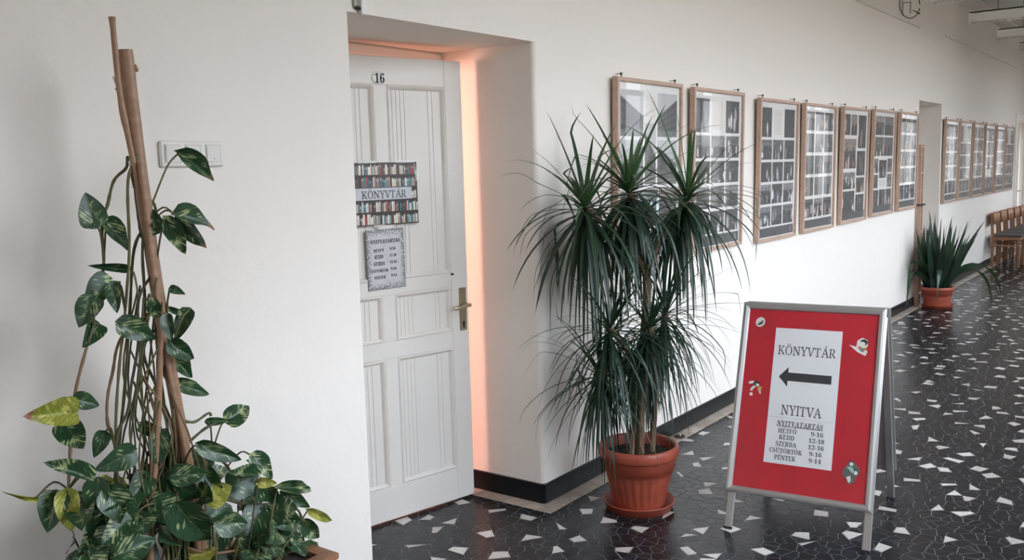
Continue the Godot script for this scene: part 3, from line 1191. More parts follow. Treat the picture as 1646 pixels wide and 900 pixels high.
# ---------------------------------------------------------------- pavement sign
func build_sign() -> void:
	var foot := V(3.706, 0, 0.874)
	var d := V(0.11326, 0, 0.99357)
	var nn := V(0.99357, 0, -0.11326)
	var up := (nn * 0.36 + Vector3.UP * 0.9755).normalized()
	var s := thing("pavement_sign", "folding aluminium A-frame sign with a red poster and library arrow", "sign", foot)
	var face := Transform3D(Basis(d, up, d.cross(up)), Vector3.ZERO)
	var upb := (-nn * 0.36 + Vector3.UP * 0.9755).normalized()
	var back := Transform3D(Basis(-d, upb, (-d).cross(upb)), nn * 0.732 + d * 0.582)
	var red := mat(Color.WHITE, 0.5)
	red.metallic_specular = 0.3
	red.albedo_texture = noise_tex(0.01, 256, rgb(178, 12, 32), rgb(196, 18, 38), 3, 90)
	red.uv1_triplanar = true
	red.heightmap_enabled = true
	red.heightmap_texture = noise_tex(0.012, 256, Color.BLACK, Color.WHITE, 2, 91)
	red.heightmap_scale = 0.25
	red.uv1_scale = Vector3(2, 1.2, 2)
	for side in 2:
		var t := face if side == 0 else back
		var fm = M.alu
		var st := stool()
		mitre_frame(st, -0.026, 0.167, 0.622, 0.869, [[0.0, -0.006], [0.0, 0.008], [0.004, 0.013], [0.014, 0.0155], [0.026, 0.011], [0.03, 0.006], [0.03, -0.006], [0.0, -0.006]])
		part("frame" if side == 0 else "back_frame", st, fm, s).transform = t
		for x in [0.0, 0.582]:
			st = stool()
			span(st, V(x - 0.017, 0.012, -0.02), V(x + 0.017, 1.0, -0.0065), 0.003)
			var lg := part("leg" if side == 0 else "back_leg", st, fm, s)
			lg.transform = t
			st = stool()
			span(st, V(x - 0.0185, 0.0, -0.0215), V(x + 0.0185, 0.014, -0.005), 0.003)
			part("rubber_foot", st, M.ink, lg)
		st = stool()
		span(st, V(0.0, 0.194, -0.005), V(0.571, 1.01, 0.001))
		var board := part("poster_board" if side == 0 else "back_board", st, red if side == 0 else M.alu, s)
		board.transform = t
		if side == 0:
			stickers(board)
	var st := stool()
	box(st, V(0.276, 0.621, 0.0018), V(0.291, 0.607, 0.0012))
	var sheet := part("paper_sheet", st, M.paper, s)
	sheet.transform = face
	var z := 0.0026
	lettering("KÖNYVTÁR", 0.274, 0.829, 0.252, 0.052, z, M.ink, sheet)
	st = stool()
	outline(st, [Vector2(0.163, 0.703), Vector2(0.203, 0.748), Vector2(0.203, 0.724), Vector2(0.391, 0.724), Vector2(0.391, 0.686), Vector2(0.203, 0.686), Vector2(0.203, 0.66)], 0.0024, 0.0028)
	part("arrow", st, M.ink, sheet)
	lettering("NYITVA", 0.274, 0.556, 0.174, 0.044, z, M.ink, sheet)
	var it := lettering("NYITVATARTÁS", 0.275, 0.499, 0.197, 0.029, z, M.ink, sheet, true)
	it.transform.basis.y += it.transform.basis.x * (0.18 * it.transform.basis.y.length() / it.transform.basis.x.length())
	it.position.x -= 0.002
	st = stool()
	box(st, V(0.275, 0.4825, 0.0026), V(0.197, 0.0025, 0.0006))
	part("underline", st, M.ink, sheet)
	var rows := [["HÉTFŐ", 0.222, 0.08, "9-16", 0.052], ["KEDD", 0.222, 0.066, "12-18", 0.066], ["SZERDA", 0.222, 0.09, "12-16", 0.066], ["CSÜTÖRTÖK", 0.223, 0.141, "9-16", 0.052], ["PÉNTEK", 0.222, 0.093, "9-14", 0.052]]
	for i in 5:
		var hh := 0.026 if i in [0, 3, 4] else 0.0205
		lettering(rows[i][0], rows[i][1], 0.4645 - i * 0.0295 + (0.002 if hh > 0.022 else 0.0), rows[i][2], hh, z, M.ink, sheet, true)
		lettering(rows[i][3], 0.35, 0.463 - i * 0.0285, rows[i][4], 0.0195, z, M.ink, sheet, true)
	st = stool()
	box(st, V(0.276, 0.521, 0.0025), V(0.291, 0.0012, 0.0004))
	part("paper_joint", st, mat(rgb(180, 178, 176), 0.8), sheet)
	st = stool()
	box(st, V(0.2855, 0.602, 0.0042), V(0.565, 0.815, 0.0008))
	var film := mat(Color(1, 1, 1, 0.01), 0.06)
	film.metallic_specular = 0.3
	film.transparency = BaseMaterial3D.TRANSPARENCY_ALPHA
	part("clear_cover", st, film, s).transform = face

func blob(cx: float, cy: float, rx: float, ry: float, turn := 0.0, n := 14) -> Array:
	var o := []
	for k in n:
		var a := TAU * k / n
		var p := Vector2(cos(a) * rx, sin(a) * ry).rotated(turn)
		o.append(Vector2(cx + p.x, cy + p.y))
	return o

func sticker(board, shapes: Array) -> void:
	for e in shapes:
		var st := stool()
		outline(st, e[0], e[2], e[2] + 0.0005)
		part("sticker", st, mat(e[1], 0.5), board)

func stickers(board) -> void:
	var cream := rgb(226, 222, 212)
	var dark := rgb(48, 48, 46)
	var grey := rgb(120, 124, 116)
	var orange := rgb(206, 116, 62)
	# small oval with a dark hooked mark
	sticker(board, [[blob(0.056, 0.946, 0.021, 0.024, -0.5), cream, 0.0012],
		[[Vector2(0.043, 0.937), Vector2(0.05, 0.939), Vector2(0.055, 0.948), Vector2(0.06, 0.945), Vector2(0.064, 0.956), Vector2(0.069, 0.953), Vector2(0.068, 0.943), Vector2(0.06, 0.934), Vector2(0.048, 0.931)], dark, 0.0018]])
	# plain reading figure leaning on a book
	sticker(board, [[[Vector2(0.452, 0.868), Vector2(0.482, 0.862), Vector2(0.486, 0.89), Vector2(0.505, 0.903), Vector2(0.527, 0.895), Vector2(0.53, 0.872), Vector2(0.522, 0.855), Vector2(0.53, 0.842), Vector2(0.522, 0.824), Vector2(0.49, 0.838)], cream, 0.0012],
		[blob(0.513, 0.883, 0.016, 0.014), dark, 0.0018],
		[blob(0.506, 0.876, 0.013, 0.009), cream, 0.0024],
		[[Vector2(0.486, 0.86), Vector2(0.497, 0.866), Vector2(0.505, 0.858), Vector2(0.497, 0.852)], orange, 0.0018],
		[[Vector2(0.492, 0.853), Vector2(0.512, 0.86), Vector2(0.52, 0.848), Vector2(0.508, 0.838)], grey, 0.002],
		[[Vector2(0.515, 0.862), Vector2(0.526, 0.858), Vector2(0.524, 0.848), Vector2(0.517, 0.85)], orange, 0.0022]])
	# question mark with a little star
	var qm := lettering("?", 0.048, 0.638, 0.036, 0.068, 0.0016, mat(cream, 0.5), board, true, false)
	qm.name = "question_mark"
	sticker(board, [[blob(0.066, 0.66, 0.016, 0.012), dark, 0.0013], [blob(0.072, 0.655, 0.008, 0.007), cream, 0.0019],
		[[Vector2(0.07, 0.632), Vector2(0.076, 0.642), Vector2(0.072, 0.65), Vector2(0.083, 0.646), Vector2(0.094, 0.652), Vector2(0.088, 0.64), Vector2(0.092, 0.628), Vector2(0.082, 0.634)], rgb(214, 172, 96), 0.0014],
		[[Vector2(0.078, 0.632), Vector2(0.084, 0.618), Vector2(0.09, 0.616), Vector2(0.087, 0.63)], cream, 0.0016]])
	# seated reader in grey tones
	sticker(board, [[[Vector2(0.465, 0.322), Vector2(0.482, 0.35), Vector2(0.495, 0.366), Vector2(0.512, 0.364), Vector2(0.53, 0.35), Vector2(0.538, 0.328), Vector2(0.527, 0.312), Vector2(0.515, 0.28), Vector2(0.498, 0.27), Vector2(0.486, 0.288), Vector2(0.47, 0.304)], grey.darkened(0.25), 0.0012],
		[blob(0.5, 0.361, 0.011, 0.012), dark, 0.0018], [blob(0.501, 0.357, 0.008, 0.008), cream, 0.0024],
		[[Vector2(0.482, 0.342), Vector2(0.502, 0.346), Vector2(0.518, 0.326), Vector2(0.508, 0.318)], rgb(150, 190, 178), 0.002],
		[[Vector2(0.514, 0.34), Vector2(0.53, 0.334), Vector2(0.524, 0.318), Vector2(0.512, 0.322)], dark, 0.0022],
		[blob(0.521, 0.322, 0.007, 0.009), cream, 0.0026],
		[[Vector2(0.484, 0.3), Vector2(0.5, 0.308), Vector2(0.503, 0.286), Vector2(0.494, 0.276)], cream, 0.0019]])

# ---------------------------------------------------------------- dracaena
func clay_pot(root: Node3D, r_rim: float, h: float, r_base: float, r_saucer: float, fluted: bool) -> void:
	var st := stool()
	var k := h / 0.285
	var prof := [Vector2(0.0, 0.012), Vector2(r_base, 0.012), Vector2(r_base + 0.004, 0.02)]
	var fl := {}
	var top := 0.175 * k
	for i in 7:
		var t := i / 6.0
		prof.append(Vector2(lerp(r_base + 0.006, r_rim - 0.03, t), lerpf(0.03, top, t)))
		if fluted and i > 0 and i < 6:
			fl[prof.size() - 1] = 0.006
	prof.append_array([Vector2(r_rim - 0.028, top + 0.0015), Vector2(r_rim - 0.022, top + 0.003), Vector2(r_rim - 0.017, h - 0.056 * k), Vector2(r_rim - 0.016, h - 0.054 * k), Vector2(r_rim - 0.004, h - 0.05 * k), Vector2(r_rim, h - 0.04 * k), Vector2(r_rim + 0.001, h - 0.025 * k), Vector2(r_rim - 0.001, h - 0.01 * k), Vector2(r_rim - 0.007, h), Vector2(r_rim - 0.017, h - 0.002), Vector2(r_rim - 0.022, h - 0.014), Vector2(r_rim - 0.03, h - 0.09 * k)])
	lathe(st, Vector3.ZERO, prof, 96, fl)
	part("pot", st, M.clay, root)
	st = stool()
	lathe(st, Vector3.ZERO, [Vector2(0, 0.0), Vector2(r_saucer - 0.016, 0.0), Vector2(r_saucer - 0.004, 0.036), Vector2(r_saucer, 0.04), Vector2(r_saucer - 0.002, 0.044), Vector2(r_saucer - 0.006, 0.042), Vector2(r_saucer - 0.02, 0.006), Vector2(0, 0.006)], 64)
	part("saucer", st, M.clay, root)
	st = stool()
	var sp := []
	for i in 7:
		sp.append(Vector2((r_rim - 0.028) * (1.0 - i / 6.0), h - 0.045 * k + 0.004 * sin(i * 2.1)))
	lathe(st, Vector3.ZERO, sp, 32)
	part("soil", st, M.soil, root)

func build_dracaena() -> void:
	var at := V(3.745, 0, 0.41)
	var root := thing("potted_dracaena", "tall dracaena with dark arching strap leaves in a large ribbed terracotta pot", "plant", at)
	clay_pot(root, 0.19, 0.312, 0.115, 0.171, true)
	# canes
	var heads := [
		[V(3.555, 1.43, 0.255), 124, 0.56, V(-0.35, 0.9, 0.1)],
		[V(3.80, 1.50, 0.345), 112, 0.56, V(0.0, 1, 0.05)],
		[V(4.13, 1.45, 0.48), 118, 0.56, V(0.35, 0.9, 0.15)],
		[V(3.57, 0.66, 0.31), 120, 0.5, V(-0.6, 0.7, 0.15)],
		[V(3.58, 0.88, 0.36), 110, 0.5, V(-0.3, 0.8, 0.3)],
		[V(3.78, 0.86, 0.46), 125, 0.52, V(0.1, 0.9, 0.2)],
		[V(3.98, 0.90, 0.44), 110, 0.52, V(0.4, 0.8, 0.1)]]
	var canes := [
		[[V(3.74, 0.24, 0.42), V(3.80, 0.6, 0.40), V(3.9, 1.0, 0.38), V(3.88, 1.15, 0.38)], 0.021],
		[[V(3.885, 1.1, 0.38), V(3.8, 1.25, 0.34), V(3.65, 1.36, 0.29), V(3.555, 1.44, 0.255)], 0.013],
		[[V(3.885, 1.12, 0.38), V(3.85, 1.3, 0.365), V(3.80, 1.51, 0.345)], 0.013],
		[[V(3.885, 1.1, 0.38), V(3.97, 1.24, 0.41), V(4.07, 1.36, 0.45), V(4.13, 1.46, 0.48)], 0.013],
		[[V(3.69, 0.24, 0.40), V(3.73, 0.5, 0.39), V(3.72, 0.68, 0.36), V(3.57, 0.67, 0.31)], 0.014],
		[[V(3.73, 0.5, 0.39), V(3.72, 0.7, 0.4), V(3.58, 0.89, 0.36)], 0.012],
		[[V(3.80, 0.24, 0.45), V(3.84, 0.55, 0.45), V(3.78, 0.87, 0.46)], 0.014],
		[[V(3.84, 0.5, 0.45), V(3.93, 0.7, 0.43), V(3.98, 0.91, 0.44)], 0.012]]
	for c in canes:
		var st := stool()
		var pts := []
		var rad := []
		for p in smooth_path(c[0], 10):
			pts.append(p - at)
			rad.append(c[1] * (1.0 + 0.07 * sin(p.y * 230.0)))
		tube(st, pts, rad, 10)
		part("cane", st, M.bark, root)
	var n := 0
	var rest := stool()
	for hd in heads:
		var count: int = hd[1]
		var axis: Vector3 = hd[3].normalized()
		for i in count:
			var t := (i + 0.5) / count          # 0 youngest, upright; 1 oldest, hanging
			var az := i * 2.39996 + rng.randf_range(-0.3, 0.3)
			var el: float = lerpf(1.2, -1.25, pow(t, 0.66)) + rng.randf_range(-0.16, 0.16)
			var u := axis.cross(Vector3.RIGHT if abs(axis.x) < 0.7 else Vector3.BACK).normalized()
			var v := axis.cross(u)
			var dir := (u * cos(az) + v * sin(az)) * cos(el) + axis * sin(el)
			var len_: float = hd[2] * rng.randf_range(0.62, 1.08) * (0.8 if t < 0.05 else 1.0)
			if dir.z < 0:
				dir.z *= 0.55
			var droop: float = lerpf(0.35, 4.6, pow(t, 0.7)) * rng.randf_range(0.45, 1.35)
			var wd := (rng.randf_range(0.02, 0.029) if hd[0].y > 1.2 else rng.randf_range(0.012, 0.018))
			var base: Vector3 = hd[0] - axis * (t * 0.11 - 0.015) + dir * 0.006 - at
			var st: SurfaceTool = stool() if n < 300 else rest
			strap(st, base, dir, len_, wd, droop, 11, 0.3, 0.075 - at.z, 0, 0.0, 0.86 - at.z if hd[0].y > 1.2 else 0.79 - at.z)
			if n < 300:
				part("leaf", st, M.strap[2 if t < 0.14 else [0, 0, 1, 3][rng.randi() % 4]], root)
			n += 1
	var r := part("leaves", rest, M.strap[0], root)
	r.set_meta("kind", "stuff")

# ---------------------------------------------------------------- pothos on bamboo
func leaf_mesh(fold: float, droop: float, wave: float, twist: float) -> ArrayMesh:
	var st := SurfaceTool.new()
	st.begin(Mesh.PRIMITIVE_TRIANGLES)
	st.set_smooth_group(0)
	var nl := 12
	var nw := 8
	var g := []
	for i in nl + 1:
		var t := i / float(nl)
		var hw := 0.5 * pow(max(0.0, sin(PI * pow(t, 0.58))), 0.78)
		if i == nl:
			hw = 0.0
		var row := []
		for k in nw + 1:
			var s := k / float(nw) * 2.0 - 1.0
			var x := s * hw
			var y := t - 0.1 * (1.0 - t) * pow(abs(s), 1.6) * (1.0 if t < 0.35 else 0.3)
			var z := fold * absf(x) - droop * t * t + wave * sin(t * 9.0 + s * 2.0) * absf(s) + twist * x * t
			row.append([V(x, y, z), Vector2(0.5 + x, 1.0 - t)])
		g.append(row)
	for i in nl:
		for k in nw:
			for e in [[i, k], [i + 1, k], [i + 1, k + 1], [i, k], [i + 1, k + 1], [i, k + 1]]:
				st.set_uv(g[e[0]][e[1]][1])
				st.add_vertex(g[e[0]][e[1]][0])
	st.generate_normals()
	return st.commit()

func leaf_paint(kind: int, brown: bool) -> StandardMaterial3D:
	var w := 96
	var h := 144
	var im := Image.create(w, h, false, Image.FORMAT_RGB8)
	var streak := noise(0.05, 3, 100 + kind * 7 + (3 if brown else 0))
	var patch := noise(0.016, 2, 140 + kind * 5 + (2 if brown else 0))
	var fine := noise(0.1, 2, 160)
	var dark := rgb(30, 58, 36)
	var mid := rgb(50, 84, 48)
	var cream := rgb(190, 192, 142)
	var amount: float = [-0.52, -0.28, -0.12, -0.06][kind]
	if kind == 3:
		dark = rgb(118, 126, 44)
		mid = rgb(158, 156, 66)
		cream = rgb(206, 196, 112)
	for y in h:
		for x in w:
			var u := absf(x / float(w - 1) - 0.5)
			var v := 1.0 - y / float(h - 1)
			var side := 40.0 if x < w / 2 else 0.0
			var along := u * 60.0
			var across := (v - u * 0.9) * 150.0 + side * 9.0
			var s := streak.get_noise_2d(along * 0.45, across * 1.5)
			var p := patch.get_noise_2d(x * 1.0 + side, y * 1.0)
			var c := dark.lerp(mid, clampf(0.45 + 0.9 * fine.get_noise_2d(along * 0.3, across), 0.0, 1.0))
			var f := clampf((s * 0.75 + p * 0.75 + amount - 0.06) * 7.0, 0.0, 1.0)
			c = c.lerp(cream, f * 0.85)
			if u < 0.012:
				c = c.lerp(cream, 0.35)
			if brown and v > 0.84 + 0.1 * patch.get_noise_2d(x * 4.0, y * 4.0):
				c = rgb(126, 84, 62).lerp(rgb(168, 120, 92), clampf(0.5 + s, 0, 1))
			im.set_pixel(x, y, c)
	var m := mat(Color.WHITE, 0.36)
	m.albedo_texture = ImageTexture.create_from_image(im)
	m.backlight_enabled = true
	m.backlight = rgb(60, 80, 40)
	return m

func build_pothos() -> void:
	var top := 0.45
	var at := V(1.475, 0, 0.22)
	var root := thing("potted_pothos", "variegated pothos climbing bamboo canes in a brown wooden planter box", "plant", at)
	var box_ := root
	for z in [-0.17, 0.17]:
		var st := stool()
		span(st, V(-0.375, 0.06, z - 0.01), V(0.375, top, z + 0.01), 0.003)
		part("side_board", st, M.planter_wood, box_)
	for x in [-0.365, 0.365]:
		var st := stool()
		span(st, V(x - 0.01, 0.06, -0.16), V(x + 0.01, top, 0.16), 0.003)
		part("end_board", st, M.planter_wood, box_)
	var st := stool()
	mitre_frame(st, -0.378, -0.183, 0.756, 0.366, [[0.0, -0.018], [0.0, 0.0], [0.045, 0.0], [0.045, -0.018], [0.0, -0.018]])
	var rim := part("rim", st, M.planter_wood, box_)
	rim.rotation.x = -PI / 2
	rim.position = V(0, top + 0.004, 0)
	for x in [-0.34, 0.34]:
		for z in [-0.14, 0.14]:
			st = stool()
			span(st, V(x - 0.025, 0, z - 0.025), V(x + 0.025, 0.07, z + 0.025), 0.004)
			part("leg", st, M.planter_wood, box_)
	st = stool()
	span(st, V(-0.354, 0.08, -0.158), V(0.354, top - 0.012, 0.158))
	part("soil", st, M.soil, box_)

	# canes tied together
	st = stool()
	var pts := []
	var rad := []
	for i in 29:
		var t := i / 28.0
		pts.append(V(1.357, 1.951, 0.25).lerp(V(1.464, 0.713, 0.25), t) + V(-0.02 * sin(PI * t), 0, 0.01 * sin(PI * t)) - at)
		rad.append(lerpf(0.0185, 0.0165, t) * (1.07 if i in [1, 9, 18, 26] else 1.0))
	pts.append(V(1.49, 0.41, 0.25) - at)
	rad.append(0.0165)
	tube(st, pts, rad, 16)
	var b := part("bamboo_pole", st, M.bamboo, root)
	st = stool()
	box(st, V(1.375, 1.905, 0.262) - at, V(0.012, 0.02, 0.014), 0.004, Basis(Vector3.BACK, 0.5))
	part("branch_stub", st, M.bamboo, b)
	st = stool()
	tube(st, [V(1.3655, 1.668, 0.25) - at, V(1.3665, 1.655, 0.25) - at], [0.0205, 0.0205], 16)
	part("tie", st, mat(rgb(206, 196, 184), 0.5), b)
	var canes := [
		[[V(1.321, 2.028, 0.262), V(1.325, 1.831, 0.265), V(1.342, 1.681, 0.27), V(1.362, 1.484, 0.275), V(1.377, 1.315, 0.28), V(1.398, 1.094, 0.28), V(1.439, 0.802, 0.27), V(1.47, 0.41, 0.26)], "thin bamboo cane rising above the thick pole among the pothos", 0.0075, [0, 6, 7, 18]],
		[[V(1.354, 1.662, 0.285), V(1.369, 1.319, 0.29), V(1.37, 1.184, 0.29), V(1.346, 0.933, 0.28), V(1.315, 0.683, 0.27), V(1.30, 0.41, 0.26)], "thin straight bamboo cane standing left of the thick pole in the pothos", 0.0085, [4, 14, 22]]]
	for c in canes:
		var base := at
		st = stool()
		pts = []
		rad = []
		var i := 0
		for p in smooth_path(c[0], 5):
			pts.append(p - base)
			rad.append(c[2] * (1.22 if i in c[3] else 1.0))
			i += 1
		tube(st, pts, rad, 10)
		var k := part("bamboo_cane", st, M.bamboo, root)
		if c[2] < 0.008:
			st = stool()
			tube(st, [V(1.327, 1.832, 0.265) - base, V(1.312, 1.85, 0.268) - base], [0.004, 0.002], 6)
			tube(st, [V(1.325, 1.84, 0.265) - base, V(1.311, 1.88, 0.262) - base], [0.003, 0.0015], 6)
			part("twig", st, M.bamboo, k)

	var vine_mats := [mat(rgb(104, 96, 60), 0.6), mat(rgb(128, 100, 72), 0.65), mat(rgb(86, 92, 54), 0.6), mat(rgb(74, 70, 46), 0.6)]
	var vines := [
		[V(1.360,1.682,0.220), V(1.353,1.650,0.220), V(1.316,1.618,0.220), V(1.293,1.555,0.220), V(1.274,1.508,0.220), V(1.271,1.411,0.220), V(1.261,1.370,0.220)],
		[V(1.206,1.256,0.262), V(1.183,1.201,0.262), V(1.145,1.094,0.262), V(1.123,0.971,0.262), V(1.107,0.857,0.262)],
		[V(1.357,1.697,0.244), V(1.358,1.600,0.244), V(1.408,1.558,0.244), V(1.415,1.522,0.244)],
		[V(1.368,1.662,0.226), V(1.374,1.518,0.226), V(1.381,1.464,0.226), V(1.405,1.496,0.226), V(1.429,1.515,0.226)],
		[V(1.327,1.617,0.268), V(1.316,1.441,0.268), V(1.291,1.281,0.268), V(1.260,1.123,0.268), V(1.238,0.963,0.268), V(1.233,0.798,0.268)],
		[V(1.289,1.215,0.250), V(1.253,1.122,0.250), V(1.234,1.060,0.250), V(1.229,0.996,0.250), V(1.243,0.934,0.250), V(1.244,0.808,0.250)],
		[V(1.351,1.437,0.232), V(1.325,1.274,0.232), V(1.295,1.078,0.232), V(1.264,0.917,0.232), V(1.244,0.787,0.232)],
		[V(1.328,1.310,0.274), V(1.318,1.195,0.274), V(1.288,1.085,0.274), V(1.274,1.022,0.274), V(1.234,0.940,0.274), V(1.230,0.699,0.274)],
		[V(1.360,1.437,0.256), V(1.354,1.272,0.256), V(1.328,1.108,0.256), V(1.326,0.939,0.256), V(1.302,0.774,0.256)],
		[V(1.392,1.316,0.238), V(1.393,1.162,0.238), V(1.400,1.022,0.238), V(1.408,0.880,0.238), V(1.404,0.738,0.238)],
		[V(1.417,1.087,0.220), V(1.461,1.007,0.220), V(1.457,0.900,0.220), V(1.464,0.735,0.220)],
		[V(1.338,1.174,0.262), V(1.366,1.067,0.262), V(1.408,0.936,0.262), V(1.418,0.810,0.262)],
		[V(1.498,0.866,0.244), V(1.512,0.780,0.244), V(1.520,0.666,0.244), V(1.525,0.514,0.244)],
		[V(1.549,0.826,0.226), V(1.598,0.771,0.226), V(1.637,0.693,0.226), V(1.641,0.658,0.226)],
		[V(1.433,0.956,0.268), V(1.471,0.943,0.268), V(1.517,0.957,0.268), V(1.525,0.948,0.268)],
		[V(1.449,0.878,0.250), V(1.507,0.907,0.250), V(1.550,0.918,0.250)],
		[V(1.556,0.690,0.232), V(1.662,0.634,0.232), V(1.754,0.608,0.232), V(1.849,0.553,0.232)],
		[V(1.416,0.598,0.274), V(1.494,0.552,0.274), V(1.621,0.524,0.274), V(1.667,0.522,0.274)],
		[V(1.166,0.733,0.256), V(1.198,0.672,0.256), V(1.243,0.622,0.256)]
	]
	for i in vines.size():
		st = stool()
		pts = []
		rad = []
		var path: Array = vines[i]
		if i in [4, 5, 6, 7, 8, 9, 10, 11]:
			var py: float = path[0].y + 0.07
			path.push_front(V(lerpf(1.44, 1.362, clampf((py - 0.9) / 0.7, 0, 1)), py, 0.27))
		if path[-1].y < 0.85 and i > 3:
			path.append(V(path[-1].x + 0.01, min(path[-1].y - 0.05, 0.43), path[-1].z))
		for p in smooth_path(path, 6):
			pts.append(p - at)
			rad.append(rng.randf_range(0.0034, 0.0048))
		rad[0] = 0.0012
		tube(st, pts, rad, 7)
		part("vine", st, vine_mats[i % 4], root)
	# tangle of finer shoots round the lower canes
	for i in 26:
		st = stool()
		var x0 := rng.randf_range(1.22, 1.46)
		var p := [V(x0, 0.43, rng.randf_range(0.18, 0.3))]
		var hgt := rng.randf_range(0.35, 0.95)
		for k in 4:
			p.append(V(lerp(x0, 1.36, (k + 1) / 4.0) + rng.randf_range(-0.05, 0.05), 0.43 + hgt * (k + 1) / 4.0, rng.randf_range(0.2, 0.31)))
		pts = []
		rad = []
		for q in smooth_path(p, 5):
			pts.append(q - at)
			rad.append(0.0026)
		tube(st, pts, rad, 6)
		part("shoot", st, vine_mats[i % 4], root)
	var shapes := [leaf_mesh(0.28, 0.12, 0.02, 0.0), leaf_mesh(0.5, 0.2, 0.03, 0.25), leaf_mesh(0.18, 0.26, 0.035, -0.3), leaf_mesh(0.38, 0.05, 0.02, 0.3)]
	var paints := {}
	for k in 4:
		paints[k] = leaf_paint(k, false)
		paints[k + 10] = leaf_paint(k, true)
